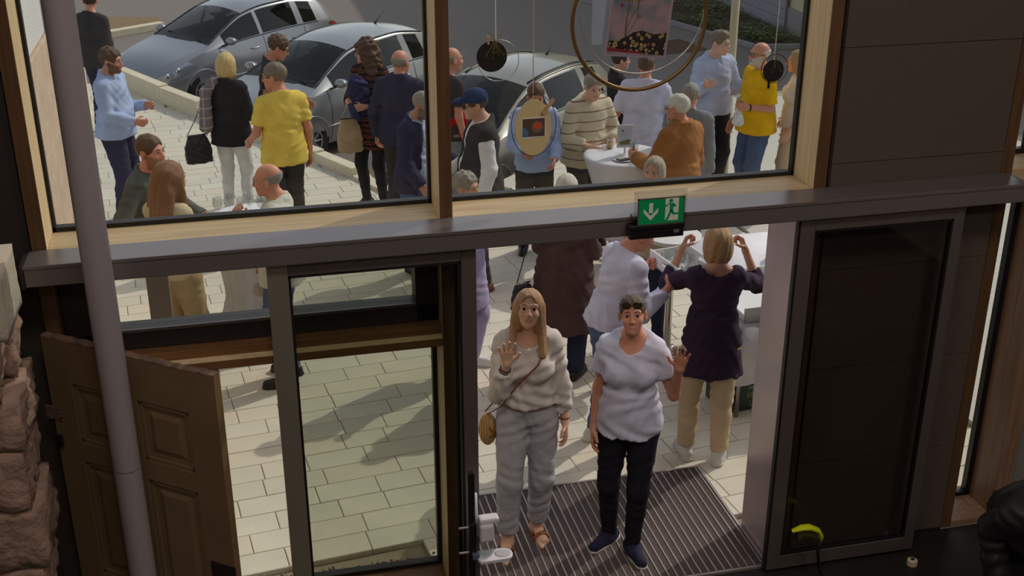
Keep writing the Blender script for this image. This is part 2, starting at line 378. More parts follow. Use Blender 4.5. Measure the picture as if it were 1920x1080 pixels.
def person(label, loc, face, o):
    """o: h height, fem, girth, belly, lean, twist, head (yaw,pitch,roll), arms, legs, clothes ... ; the figure faces `face` degrees from the camera
    direction (0 towards it, 90 to the picture's right)."""
    fa = math.radians(face); fh = np.array([_sy, _cy]); fv = -math.cos(fa)*fh+math.sin(fa)*np.array([_cy, -_sy])
    rz = math.atan2(fv[0], -fv[1]); s = o.get('h', 1.75)/1.75; fem = o.get('fem', 0)
    root = empty('person', (float(loc[0]), float(loc[1]), o.get('z0', 0.0)), rz)
    tag(root, label, 'person', o.get('group'))
    g = o.get('girth', 1.0); bel = o.get('belly', 0.0); lean = math.radians(o.get('lean', 0)); near = o.get('near', 0)
    hq = np.array([0, 0, .95], np.float32); Rt = rotz(math.radians(o.get('twist', 0)))@rotx(lean)@roty(math.radians(o.get('side', 0)))
    hs = np.array([o.get('sway', 0), .05*lean*2, 0], np.float32)
    T = lambda p: Rt@(np.asarray(p, np.float32)-hq)+hq+hs
    TI = lambda P: ((P-hq-hs)@Rt)+hq
    sw = (.178-.025*fem)*(1+.35*(g-1))
    J = {}
    arms = o.get('arms', {}); dr_ = ((.12, .02, -1), (.05, -.22, -1))
    for sd, nm in ((1, 'L'), (-1, 'R')):
        ua, fo = arms.get(nm, dr_)[:2]; a = arms.get(nm, dr_); pose = a[2] if len(a) > 2 else 'rest'
        ua = np.array(ua, np.float32)*np.array([sd, 1, 1]); fo = np.array(fo, np.float32)*np.array([sd, 1, 1])
        sh = T((sd*(sw-.006), .005, 1.405)); elb = sh+Rt@unit(ua)*.292; wr = elb+Rt@unit(fo)*.252
        pn = np.array(a[3], np.float32)*np.array([sd, 1, 1]) if len(a) > 3 else np.array((-sd*.9, .1, 0), np.float32)
        hd = np.array(a[4], np.float32)*np.array([sd, 1, 1]) if len(a) > 4 else unit(fo)
        J[nm] = (sh, elb, wr, Rt@unit(hd), Rt@unit(pn), sd, pose)
    legs = o.get('legs', ((.105, 0), (.105, 0)))
    G = {}
    for sd, nm, (fx, fy) in ((1, 'L', legs[0]), (-1, 'R', legs[1])):
        hip = np.array([sd*.088, 0, .90], np.float32)+hs*.8; an = np.array([sd*fx, fy, .085], np.float32)
        v = an-hip; D = min(np.linalg.norm(v), .825); u = unit(v); a1, a2 = .42, .408
        ca = (a1*a1+D*D-a2*a2)/(2*a1*D); side = unit(np.array([sd*.15, -1, 0])-u*np.dot(np.array([sd*.15, -1, 0]), u))
        kn = hip+u*a1*ca+side*a1*math.sqrt(max(1-ca*ca, 0)); an = hip+u*D
        ft = math.radians(o.get('toes', 14))*sd; td = np.array([math.sin(ft), -math.cos(ft), 0], np.float32)
        G[nm] = (hip, kn, an, td, sd)
    hy, hp, hr = [math.radians(v) for v in o.get('head', (0, 0, 0))]
    Rh = rotz(hy)@rotx(hp+lean*.5)@roty(hr); HS = o.get('hscale', 1.0)*(.97 if fem else 1.0)
    nb = T((0, .012, 1.455)); hc = nb+Rt@np.array([0, -.015, .06], np.float32)+Rh@np.array([0, -.03, .105], np.float32)*HS
    HI = lambda P: ((P-hc)@Rh)/HS
    def torso(P, t=0.0, neck=True):
        q = TI(P)
        d = el(q, (0, .008, .955), ((.158+.010*fem)*g+t, .112*g+t, .125+t))
        d = su(d, el(q, (0, -.012-.05*bel, 1.09), ((.136-.014*fem)*g+.03*bel+t, (.100+.06*bel)*g+t, .155+t)), .06)
        d = su(d, el(q, (0, .004, 1.285), ((.158-.016*fem)*g+t, (.108-.008*fem)*g+t, .180+t)), .06)
        d = su(d, rc(q, (-sw+.035, .008, 1.400), (sw-.035, .008, 1.400), .054+t, .054+t), .05)
        for sx in (-1, 1):
            d = su(d, rc(q, (sx*.125, .018, 1.405), (0, .022, 1.500), .040+t, .046+t), .04)
            if fem: d = su(d, el(q, (sx*.068, -.085, 1.275), (.062+t, .055+t, .062+t)), .04)
        return d
    def arm(P, nm, t=0.0, f0=1.0, f1=1.0, flare=0.0):
        sh, elb, wr = J[nm][:3]; k = .9 if fem else 1.0
        e = sh+(elb-sh)*min(f0, 1.0)
        d = rc(P, sh, e, .050*k+t*.8, .050*k+(.040*k-.050*k)*min(f0, 1)+t+flare*(f0 < 1))
        if f0 >= 1 and f1 > 0: d = su(d, rc(P, elb, elb+(wr-elb)*f1, .041*k+t, (.041+(.027-.041)*f1)*k+t+flare), .02)
        ends = elb+(wr-elb)*f1 if f0 >= 1 and f1 > 0 else e; ax = unit(wr-elb) if f0 >= 1 and f1 > 0 else unit(elb-sh)
        return np.maximum(d, (P-ends)@ax) if t > 0 else d
    def leg(P, nm, t0=0.0, t1=None, upto=1.0):
        hip, kn, an, td, sd = G[nm]; t1 = t0 if t1 is None else t1
        d = rc(P, hip, kn, (.088+.006*fem)*(.5+.5*g)+t0, .054+(t0+t1)*.5)
        an2 = kn+(an-kn)*upto
        d = su(d, rc(P, kn, an2, .054+(t0+t1)*.5, .054+(.037-.054)*upto+t1), .03)
        d = su(d, el(P, kn*.62+an*.38+np.array([0, .020, 0]), (.044+t0*.6, .044+t0*.6, .11)), .03)
        return d
    def foot(P, nm):
        hip, kn, an, td, sd = G[nm]; b = np.array([an[0], an[1], 0], np.float32); pr = np.array([-td[1], td[0], 0], np.float32)
        d = rc(P, an, b-td*.03+np.array([0, 0, .035]), .036, .034)
        d = su(d, rc(P, b-td*.03+np.array([0, 0, .034]), b+td*.115+np.array([0, 0, .026]), .033, .024), .03)
        d = su(d, rc(P, b+td*.02+np.array([0, 0, .05]), b+td*.11+np.array([0, 0, .024]), .03, .022), .03)
        d = su(d, rc(P, b+td*.10-pr*sd*.024+np.array([0, 0, .020]), b+td*.085+pr*sd*.028+np.array([0, 0, .018]), .021, .017), .02)
        for i in range(5):
            p = b+td*(.118-.009*max(i-1, 0))+pr*sd*(-.030+.0165*i); r = .0125 if i == 0 else .0086
            d = su(d, rc(P, p+np.array([0, 0, .016]), p+td*(.050-.006*i)+np.array([0, 0, r]), r*1.1, r), .004)
        return np.maximum(d, .004-P[:, 2])
    def bodyf(P):
        d = torso(P)
        for nm in ('L', 'R'):
            d = su(d, arm(P, nm), .035); d = su(d, leg(P, nm), .03)
        return su(d, head_sdf(HI(P), o)*HS, .02)
    # ---- body: one mesh. The head and the hands are sampled more finely.
    hb = .010 if near else .017; hh = .0052 if near else .0085
    V = []; F = []; k = 0; MI = []
    pts = np.array([J[a][i] for a in ('L', 'R') for i in range(3)]+[G[a][i] for a in ('L', 'R') for i in range(3)]+[T((0, 0, 1.3)), T((.2, 0, 1.45)), T((-.2, 0, 1.45))])
    lo = pts.min(0)-.20; hi = pts.max(0)+.20; lo[2] = -.02; hi[2] = max(hc[2]-.02, pts[:, 2].max()+.1)
    zc = hc[2]-.125*HS
    def f1(P):   # everything below the head cut
        d = bodyf(P); q = P-hc
        return np.maximum(d, -np.maximum(np.maximum(np.abs(q[:, 0])-.13, np.abs(q[:, 1])-.17), np.maximum(zc-P[:, 2], -1)))
    def f2(P): return bodyf(P)
    for fn, a, b, h in ((f1, lo, hi, hb), (f2, hc-np.array([.118, .135, .160]), hc+np.array([.118, .145, .150]), hh)):
        v, f = surfnet(fn, a, b, h); V.append(v); F.append(f+k); k += len(v)
    for nm in ('L', 'R'):
        sh, elb, wr, hd, pn, sd, pose = J[nm]
        if o.get('nohand', '') == nm: continue
        hf = lambda P: su(hand_sdf(P, wr-hd*.004, hd, pn, sd, pose), rc(P, wr-unit(wr-elb)*.05, wr, .030*(.9 if fem else 1), .024), .02)
        c = wr+hd*.085; v, f = surfnet(hf, c-.145, c+.145, .0042 if near else .0068); V.append(v); F.append(f+k); k += len(v)
    if o.get('barefoot'):
        for nm in ('L', 'R'):
            hip, kn, an, td, sd = G[nm]; c = np.array([an[0], an[1], .07])+np.array([td[0], td[1], 0])*.06
            v, f = surfnet(lambda P: su(foot(P, nm), np.maximum(rc(P, kn, an, .054, .037), P[:, 2]-.16), .025), c-np.array([.16, .16, .08]), c+np.array([.16, .16, .10]), .0048); V.append(v); F.append(f+k); k += len(v)
    V = np.concatenate(V); F = np.concatenate(F)
    me = npmesh('body', V*s, F)
    sk = o.get('skin', SK_MED); me.materials.append(sk); me.materials.append(LIP)
    cen = V[F].mean(1); Q = HI(cen.astype(np.float32)); mi = (((Q[:, 0]/.0235)**2+((Q[:, 2]+.0612-5.0*Q[:, 0]**2)/.0092)**2 < 1) & (Q[:, 1] < -.078)).astype(np.int32)
    if len(me.polygons) == len(mi): me.polygons.foreach_set('material_index', mi)
    body = link('body', me, None, root, True)
    Rb = Matrix(Rh.tolist()); W = lambda p: Vector((hc+Rh@np.array(p, np.float32)*HS)*s)
    for sx in (-1, 1):
        e = link('eye', eye_mesh(), None, root); e.location = W((sx*.031, -.0765, .008)); e.rotation_euler = Rb.to_euler(); e.scale = (s,)*3
    def part(name, fn, a, b, h, m, label=None, par=None):
        v, f = surfnet(fn, a, b, h)
        if not len(f): return None
        ob = link(name, npmesh(name, v*s, f), m, par or root, True)
        if label: ob['label'] = label
        return ob
    if o.get('brow', True):
        mb = MB(); bmn = o.get('browm', o.get('hairm', H_BROWN))
        for sx in (-1, 1): mb.tube([W((sx*x, y, z)) for x, y, z in ((.012, -.0965, .0325), (.026, -.0965, .0360), (.040, -.087, .0340), (.049, -.076, .0280))], [v*s*(.7 if fem else 1) for v in (.0028, .0036, .0032, .0018)], 6)
        mb.build('eyebrows', bmn, root, True)
    ph = rng.uniform(0, 6); hc_ = .011 if near else .0155
    # ---- trousers, shorts
    bt = o.get('bottom')
    if bt:
        t0 = bt.get('t', .020); t1 = bt.get('t1', .028); up = bt.get('upto', .99); am = bt.get('amp', .0035)
        def fb(P):
            d = None
            for nm in ('L', 'R'):
                v = leg(P, nm, t0, t1, 1.0); hip, kn, an, td, sd = G[nm]
                e = kn+(an-kn)*up if up > 0 else hip+(kn-hip)*(1+up); v = np.maximum(v, (P-e)@unit(an-kn if up > 0 else kn-hip)-.02)
                d = v if d is None else su(d, v, .012)
            q = TI(P); p = el(q, (0, .010, .955), (.165*g+.012, .122*g+.010, .13)); p = su(p, el(q, (0, -.01-.04*bel, 1.05), (.145*g+.015+.03*bel, .108*g+.012+.05*bel, .12)), .05)
            d = su(d, np.maximum(p, q[:, 2]-bt.get('waist', 1.05)), .04)
            return d+folds(P, am, 1.0, ph)
        gl = np.array([G[a][i] for a in ('L', 'R') for i in range(3)]); a = np.minimum(gl.min(0), hs-.1)-.16; b = np.maximum(gl.max(0), hs+.1)+.16; a[2] = .0; b[2] = 1.12
        if o.get('lean', 0) > 12: a[1] -= .1
        part(bt.get('name', 'trousers'), fb, a, b, hc_, bt['m'])
    sk_ = o.get('skirt')
    if sk_:
        def fs(P):
            q = TI(P); q = np.where((P[:, 2:3] < .95), P-hs, q); z = q[:, 2]; u = np.clip((1.06-z)/(1.06-sk_['hem']), 0, 1.2)
            ax = (.145*g)+(sk_['w']-.145)*u**.8; ay = .11*g+(sk_.get('d', sk_['w']*.8)-.11)*u**.8
            th = np.arctan2(q[:, 1], q[:, 0]); rr = np.sqrt((q[:, 0]/ax)**2+(q[:, 1]/ay)**2)*(1+.05*u*np.sin(th*sk_.get('n', 11)+ph))
            return np.maximum(np.maximum((rr-1)*np.minimum(ax, ay)*.9, z-1.07), sk_['hem']-z)
        part(sk_.get('name', 'skirt'), fs, (-.42, -.42, sk_['hem']-.03), (.42, .42, 1.12), hc_, sk_['m'])
    # ---- tops, inner one first
    for tp in o.get('tops', []):
        t = tp.get('t', .018); slv = tp.get('sleeve', 1.0); hem = tp.get('hem', .86); am = tp.get('amp', .004); fl = tp.get('flare', .0); nk = tp.get('neck', 'crew'); hw = tp.get('hw', .180)
        def ft(P):
            q = TI(P); d = torso(P, t)
            z = q[:, 2]; u = np.clip((1.12-z)/max(1.12-hem, .05), 0, 1.3)
            ax = ((.150-.012*fem)*g+.03*bel+t)*(1-u)+(hw*g+t)*u; ay = ((.112+.05*bel)*g+t)*(1-u)+((hw*.78+.03*bel)*g+t)*u
            rr = np.sqrt((q[:, 0]/ax)**2+((q[:, 1]+.018*bel*(1-u)*2-.004)/ay)**2)
            d = su(d, np.maximum((rr-1)*np.minimum(ax, ay), z-1.14), .05); d = np.maximum(d, hem-z)
            if slv > 0:
                for nm in ('L', 'R'):
                    d = su(d, arm(P, nm, t*.85+tp.get('st', .004), slv/.5 if slv < .5 else 1.0, (slv-.5)*2 if slv >= .5 else 0, fl), .03)
            elif slv == 0:
                for nm in ('L', 'R'): d = su(d, arm(P, nm, t*.7, .12, 0), .03)
            nv = q-np.array([0, .012, 1.487], np.float32)
            if nk == 'boat': d = np.maximum(d, -el(q, (0, .0, 1.50), (.115, .125, .085)))
            elif nk == 'scoop': d = np.maximum(d, -el(q, (0, -.050, 1.475), (.074, .100, .075)))
            d = np.maximum(d, nv[:, 2]*.92-nv[:, 1]*.38-.008) if nk != 'high' else np.maximum(d, nv[:, 2]-.045)
            if nk == 'v': d = np.maximum(d, -el(q, (0, -.125, 1.43), (.050, .09, .115)))
            d = d+folds(P, am, 1.0, ph+1)
            if nk == 'collar':
                cl = rc(q, (0, .016, 1.445), (0, .002, 1.512), .074, .066); cl = np.maximum(cl, -rc(q, (0, .016, 1.40), (0, -.005, 1.56), .058, .056)); cl = np.maximum(cl, (q[:, 2]-1.512)-.35*(q[:, 1]-.02))
                cl = np.maximum(cl, -el(q, (0, -.105, 1.49), (.024, .07, .07))); d = np.minimum(d, cl)
                d = np.maximum(d, -el(q, (0, -.125, 1.46), (.022, .07, .05)))
            if tp.get('open'):
                w0, w1 = tp['open']; ww = w0+(w1-w0)*np.clip((1.45-z)/.6, 0, 1); d = np.maximum(d, -np.maximum(np.abs(q[:, 0])-ww, q[:, 1]+.03))
            return d
        a = np.array([J[x][i] for x in ('L', 'R') for i in range(3)]+[T((.0, 0, 1.52)), T((.25, .2, hem)), T((-.25, -.2, hem)), T((.25, -.2, 1.1)), T((-.25, .2, 1.1))])
        part(tp.get('name', 'shirt'), ft, a.min(0)-.10, a.max(0)+.10, hc_, tp['m'], tp.get('label'))
        if tp.get('puff'): pass
    # ---- shoes
    sh_ = o.get('shoes')
    if sh_:
        for nm in ('L', 'R'):
            hip, kn, an, td, sd = G[nm]; b = np.array([an[0], an[1], 0], np.float32); up3 = np.array([0, 0, 1], np.float32)
            def fsh(P):
                Pz = P.copy(); d = rc(P, b-td*.045+up3*.042, b+td*.03+up3*.046, .041, .043); d = su(d, rc(P, b+td*.03+up3*.040, b+td*.150+up3*.032, .045, .034), .03)
                d = su(d, rc(P, an+up3*.01, b+up3*.05, .043, .045), .03); d = np.maximum(d, P[:, 2]-sh_.get('top', .105))
                so = np.minimum(rc(P, b-td*.05, b+td*.06, .046, .048), rc(P, b+td*.05, b+td*.152, .049, .040)); so = np.maximum(so, P[:, 2]-.020)
                d = np.minimum(d, so); return np.maximum(d, .001-P[:, 2])
            v, f = surfnet(fsh, b-np.array([.25, .25, .012]), b+np.array([.25, .25, .15]), .006 if near else .010)
            me = npmesh('shoe', v*s, f); me.materials.append(sh_['m']); me.materials.append(sh_.get('sole', sh_['m']))
            c = v[f].mean(1)
            if len(me.polygons) == len(c): me.polygons.foreach_set('material_index', (c[:, 2] < .021).astype(np.int32))
            link('shoe', me, None, root, True)
    # ---- hair, beard
    def hpart(name, fn, r, h, m, zl=None):
        lo_ = hc-np.array(r[0]); hi_ = hc+np.array(r[1]); return part(name, lambda P: fn(HI(P))*HS, lo_, hi_, h, m)
    st = o.get('hair')
    if st:
        big = st in ('long', 'longcurl'); hpart('hair', lambda Q: hair_sdf(Q, st), ((.2, .24, .46 if big else .19), (.2, .24, .19)), (.008 if near else .0105) if big else hh, o['hairm'])
    if o.get('beard'):
        def bf(Q):
            d = head_sdf(Q, o)-.0028; z = Q[:, 2]; y = Q[:, 1]
            d = np.maximum(d, z+.030-.30*(y+.10)); d = np.maximum(d, y-.010); d = np.maximum(d, -(z+.128)); d = np.maximum(d, -el(Q, (0, -.10, -.0605), (.024, .03, .011)))
            return np.maximum(d, -el(Q, (0, -.10, -.025), (.034, .04, .019)))
        hpart('beard', bf, ((.12, .15, .16), (.12, .15, .03)), hh, o.get('beardm', o.get('hairm')))
    if o.get('smile'):
        MB().tube([W((x, -.0965+.012*(abs(x)/.022)**2, -.0600+.0070*(abs(x)/.022)**2)) for x in np.linspace(-.020, .020, 9)], [.001*s, .0018*s, .0022*s, .0025*s, .0026*s, .0025*s, .0022*s, .0018*s, .001*s], 6).build('teeth', TEETH, root, True)
    gs = o.get('glasses')
    if gs:
        mb = MB(); up = .066 if gs == 'up' else 0.0; yb = -.010 if gs == 'up' else 0; gm = o.get('glm', M_BLACK)
        for sx in (-1, 1):
            mb.tube([W((sx*.033+.026*math.cos(a), -.104+.010*abs(sx*.033+.026*math.cos(a))/.05+yb+up*.3, .006+up+.020*math.sin(a))) for a in np.linspace(0, 2*PI, 17)[:-1]], .0016*s if gs != 'sun' else .0026*s, 6, closed=True)
            mb.tube([W((sx*.059, -.092+yb+up*.3, .012+up)), W((sx*.077, -.04+up*.2, .012+up)), W((sx*.082, .02, .008+up))], .0018*s, 6)
        mb.tube([W((-.008, -.104+yb+up*.3, .010+up)), W((.008, -.104+yb+up*.3, .010+up))], .0016*s, 6)
        fo = mb.build('glasses', gm, root, True)
        for sx in (-1, 1):
            ml = MB(); ml.add([W((sx*.033+.025*math.cos(a), -.1035+.010*abs(sx*.033+.025*math.cos(a))/.05+yb+up*.3, .006+up+.019*math.sin(a))) for a in np.linspace(0, 2*PI, 13)[:-1]]+[W((sx*.033, -.102+yb+up*.3, .006+up))], [(i, (i+1) % 12, 12) for i in range(12)])
            ml.build('lens', M_DARKLENS if gs in ('sun', 'up') else M_LENS, fo, True)
    if o.get('cap'):
        def cf(Q):
            d = el(Q, (0, .012, .050), (.088, .108, .090)); d = np.maximum(d, .030-Q[:, 2]-.12*(Q[:, 1]-.0))
            br = el(Q, (0, -.115, .032), (.078, .078, .045)); br = np.maximum(np.maximum(br, -el(Q, (0, -.115, .024), (.080, .082, .046))), .022-Q[:, 2]); return np.minimum(d, np.maximum(br, Q[:, 1]+.06))
        hpart('cap', cf, ((.13, .22, .05), (.13, .15, .16)), .0065, o['cap'])
    return root, dict(s=s, J=J, G=G, W=W, T=T, hc=hc, Rh=Rh, rz=rz, root=root, wp=lambda p: root_pt(root, Vector(np.asarray(p, float)*s), rz))
def root_pt(root, p, rz):
    return Matrix.Rotation(rz, 3, 'Z') @ p + Vector(root.location)

# ------------------------------------------------------------------ shared people materials
SK_MED = skin('medium', rgb(208, 158, 132)); SK_FAIR = skin('fair', rgb(224, 178, 152)); SK_RED = skin('ruddy', rgb(210, 146, 120)); SK_TAN = skin('tan', rgb(188, 134, 106))
H_BROWN = hairmat('brown', rgb(96, 70, 50)); H_DARK = hairmat('dark', rgb(58, 44, 36)); H_BLOND = hairmat('blond', rgb(214, 186, 128)); H_DBLOND = hairmat('dark_blond', rgb(178, 140, 98))
H_GREY = hairmat('grey', rgb(150, 142, 130)); H_WHITE = hairmat('white', rgb(212, 206, 194)); H_AUBURN = hairmat('auburn', rgb(98, 70, 54)); H_BLACK = hairmat('black', rgb(26, 22, 22))
H_GBROWN = hairmat('grey_brown', rgb(128, 112, 94))
M_BLACK = mat('black_plastic', rgb(24, 23, 23), 0.35); M_LENS = glass('spectacle_lens', (.93, .95, .95, 1), .06); M_DARKLENS = mat('dark_lens', rgb(60, 40, 28), 0.08, spec=.8)
F_BLACK = fabric('black_cloth', rgb(46, 43, 47)); F_NAVY = fabric('navy_cloth', rgb(58, 57, 80)); F_WHITE = fabric('white_cloth', rgb(226, 224, 226)); F_DGREY = fabric('dark_grey_cloth', rgb(66, 62, 62))
F_JEANS = fabric('blue_denim', rgb(84, 100, 134), scale=40); F_LJEANS = fabric('grey_blue_denim', rgb(134, 140, 152), scale=40); F_DJEANS = fabric('dark_denim', rgb(48, 52, 72), scale=40)
F_KHAKI = fabric('khaki_cloth', rgb(176, 156, 118)); F_LBLUE = fabric('light_blue_cloth', rgb(176, 192, 228)); F_CREAM = fabric('cream_cloth', rgb(214, 198, 170))
F_YELLOW = fabric('pale_yellow_cloth', rgb(236, 206, 96)); F_GOLD = fabric('bright_yellow_cloth', rgb(238, 186, 24))
L_BROWN = mat('brown_leather', rgb(140, 78, 48), 0.4, bump=.1, bscale=60, vary=.15); L_BLACK = mat('black_leather', rgb(30, 28, 28), 0.4); L_WHITE = mat('white_leather', rgb(214, 208, 204), 0.5)
SOLE_W = mat('white_rubber', rgb(206, 200, 190), 0.6); SOLE_B = mat('brown_rubber', rgb(96, 60, 38), 0.7)
M_CHROMEG = mat('silver_wire', rgb(190,188,182), .25, metal=.9)
FILLW = 152.0

# ------------------------------------------------------------------ facade and room
W_LIGHT = wood('spruce_frame', rgb(238, 214, 174), rgb(222, 192, 146), 'Z'); W_SILL = wood('spruce_sill', rgb(196, 174, 138), rgb(176, 150, 112), 'X')  # frame wood kept paler, daylight on the reveals put into its colour
W_RAIL = wood('brown_rail', rgb(128, 90, 58), rgb(106, 72, 44), 'X'); W_POST_SHADE = wood('brown_post_shaded_front', rgb(100, 72, 48), rgb(84, 58, 36), 'Z')  # the post brown also stands for shade on the room-side frame fronts
M_ALU = mat('grey_beam_metal', rgb(134, 124, 124), 0.30, metal=0.55, bump=.02, bscale=20, stretch=(.2, 20, 20))
M_LEAF = mat('grey_door_metal', rgb(120, 108, 106), 0.42, metal=0.6); M_DARKF = mat('dark_window_frame', rgb(46, 38, 38), 0.45); M_GASK = mat('black_gasket', rgb(22, 18, 20), 0.5)
M_REVEAL = mat('pale_reveal_metal', rgb(196, 178, 176), 0.25, metal=0.35, vary=.05, vscale=2)
M_BOARD = mat('wood_wool_board', rgb(94, 82, 76), 0.95, bump=.5, bscale=160, vary=.14, vscale=120, spec=.1)
M_DARKW = mat('dark_wall', rgb(44, 37, 33), 0.9); M_PLAST = mat('grey_plaster', rgb(150, 142, 134), 0.9, bump=.1, bscale=40); M_CONC = mat('grey_concrete', rgb(126, 122, 118), 0.8, bump=.15, bscale=30, vary=.1)
M_FLOORI = mat('dark_stone_floor', rgb(28, 24, 22), 0.55, vary=.15, vscale=5)
G_WIN = glass('window_glass', (.94, .955, .94, 1), .022); G_DOOR = glass('door_glass', (.80, .82, .77, 1), .03); G_LEAFR = glass('dark_leaf_glass', (.80, .78, .76, 1), .05)
st = lambda o: tag(o, kind='structure')
F0, FG = 5.41, 5.69            # room side of the frames, plane of the glass
RX0, RX1, RY0, RZ1 = -2.6, 6.4, -4.5, 6.6

st(box('floor', (RX0, RY0, -.12), (RX1, 5.40, 0), M_FLOORI))
st(box('ceiling', (RX0, RY0, RZ1), (RX1, 6.0, RZ1+.15), M_PLAST))
st(box('wall_back', (RX0, RY0-.15, 0), (RX1, RY0, RZ1), M_PLAST))
st(box('wall_left', (RX0-.15, RY0, 0), (RX0, 5.9, RZ1), M_PLAST))
wr = empty('wall_right', (RX1, 0, 0)); st(wr)
box('lower_wall', (0, RY0, 0), (.15, 6.0, RZ1), M_PLAST, wr)
for i, (x, y) in enumerate(((.2, -1.2), (3.6, -1.2), (.2, 2.2), (3.6, 2.2))):  # unseen lamps added as fill to brighten the dark room side
    lp = empty('fill_lamp', (x, y, RZ1-.35)); tag(lp, 'added unseen fill lamp over the '+('left rear', 'right rear', 'left front', 'right front')[i]+' of the hall', 'lamp', 'added fill lamps of the hall')
    box('housing', (-.55, -.55, .02), (.55, .55, .08), M_LEAF, lp); box('diffuser', (-.52, -.52, .0), (.52, .52, .02), emit('fill_diffuser', (1, .93, .84, 1), 3.0), lp); box('stem', (-.02, -.02, .08), (.02, .02, .35), M_LEAF, lp)
    al = bpy.data.lights.new('fill_light', 'AREA'); al.shape = 'SQUARE'; al.size = 1.0; al.energy = FILLW; al.color = (1.0, .90, .80); ao = bpy.data.objects.new('fill_light', al); COL.objects.link(ao); ao.location = (0, 0, -.01); ao.parent = lp
# outer wall pieces of the facade
wf = empty('wall_front', (0, F0, 0)); st(wf)
box('upper_wall', (RX0, .05, 4.75), (RX1, .5, RZ1), M_PLAST, wf)
box('dark_end_wall', (RX0, .03, 0), (-.975, .33, 4.75), M_DARKW, wf)
box('wall_core', (2.975, .06, 0), (3.995, .33, 4.75), M_DARKW, wf)
box('wall_core', (3.10, .33, 2.32), (3.995, .52, 4.75), M_PLAST, wf)
box('far_wall', (4.45, .03, 0), (RX1, .33, 4.75), M_CONC, wf)
for z0, z1 in ((0, .60), (.604, 1.21), (1.214, 1.815), (1.819, 2.418), (2.422, 3.024), (3.028, 3.64), (3.644, 4.75)):
    box('wall_board', (2.988, 0, z0), (3.995, .05, z1), M_BOARD, wf)
tl = box('trim_1', (3.0, 5.395, 0), (3.99, 5.408, .012), M_GASK); st(tl)

def frame_piece(par, nm, a, b, m): return box(nm, a, b, m, par, bevel=.004)
# upper windows
for k, (x0, x1, nm) in enumerate(((-.965, .918, 'window_1'), (.98, 2.965, 'window_2'))):
    wn = empty(nm, (0, F0, 0)); st(wn)
    g0 = -.90 if k == 0 else .98; g1 = .918 if k == 0 else 2.90
    if k == 0:
        frame_piece(wn, 'jamb', (-.965, 0.012, 2.245), (-.90, .29, 4.7), W_LIGHT); frame_piece(wn, 'mullion', (.918, 0.012, 2.245), (.98, .29, 4.7), W_LIGHT); box('shaded_front_strip', (-.965, 0, 2.245), (-.90, .0125, 4.7), W_POST_SHADE, wn, bevel=.003); box('shaded_front_strip', (.918, 0, 2.245), (.98, .0125, 4.7), W_POST_SHADE, wn, bevel=.003)  # thin brown strips: shade of the room-side fronts put into the colour
    else: frame_piece(wn, 'jamb', (2.90, 0.012, 2.245), (2.965, .29, 4.7), W_LIGHT); box('shaded_front_strip', (2.90, 0, 2.245), (2.965, .0125, 4.7), W_POST_SHADE, wn, bevel=.003)
    frame_piece(wn, 'sill', (g0, 0, 2.245), (g1, .29, 2.29), W_SILL); frame_piece(wn, 'head', (g0, 0, 4.65), (g1, .29, 4.7), W_SILL)
    mb = MB(); t = .022
    for (a, b) in (((g0, .245, 2.29), (g1, .285, 2.29+t)), ((g0, .245, 4.63), (g1, .285, 4.65)), ((g0, .245, 2.29), (g0+t*.7, .285, 4.65)), ((g1-t*.7, .245, 2.29), (g1, .285, 4.65))): mb.box(a, b)
    mb.build('gasket', M_GASK, wn)
    box('pane', (g0+.01, .266, 2.30), (g1-.01, .276, 4.64), G_WIN, wn)
    # outer cladding that projects from the facade
    mo = MB()
    if k == 0: mo.box((-1.0, .30, 2.2), (-.945, .50, 4.75)); mo.box((.938, .29, 2.2), (.99, .37, 4.7))
    else: mo.box((3.03, .33, 2.3), (3.10, .54, 4.75))
    mo.box((g0, .29, 2.22), (g1, .37, 2.285)); mo.build('outer_cladding', M_DARKF, wn)
# lower mullion and jambs
tm = box('trim_2', (.918, F0+.012, 0), (.98, F0+.29, 2.244), W_LIGHT, bevel=.004); st(tm); st(box('trim_9', (.918, F0, 0), (.98, F0+.0125, 2.244), W_POST_SHADE, bevel=.003))  # trim_9 is a darker front strip, its room-side shade painted in
tj = box('trim_3', (-.965, F0, 0), (-.90, F0+.29, 2.244), W_POST_SHADE, bevel=.004); st(tj)
tj2 = box('trim_4', (2.84, F0+.002, 0), (2.973, F0+.06, 2.244), W_POST_SHADE, bevel=.003); st(tj2)
st(box('trim_5', (.983, F0+.02, 0), (1.03, F0+.20, 2.2), M_GASK))
# tilting window and fixed glazing left of the doorway
wn = empty('window_3', (0, F0, 0)); st(wn)
mb = MB()
for a, b in (((-.898, .11, 1.70), (.916, .24, 1.80)), ((-.898, .11, 2.17), (.916, .24, 2.24)), ((-.898, .11, 1.70), (-.73, .24, 2.24)), ((.80, .11, 1.70), (.916, .24, 2.24))): mb.box(a, b)
mb.build('frame', M_DARKF, wn, bevel=.006)
mb = MB().box((-.73, .10, 1.795), (.80, .115, 1.81)); mb.build('drip_strip', M_LEAF, wn)
box('pane', (-.73, .18, 1.80), (.80, .19, 2.17), G_WIN, wn)
box('rail', (-.898, .0, 1.600), (.916, .24, 1.648), W_RAIL, wn, bevel=.004); box('rail', (-.898, .045, 1.648), (.916, .24, 1.699), W_RAIL, wn, bevel=.003)
box('lit_ledge_strip', (-.898, -.002, 1.6465), (.916, .046, 1.652), W_LIGHT, wn)  # pale strip added, light on the rail's ledge put into its colour
wn = empty('window_4', (0, F0, 0)); st(wn)
box('rail', (-.898, .0, 0), (.916, .28, .10), W_RAIL, wn, bevel=.004)
mb = MB()
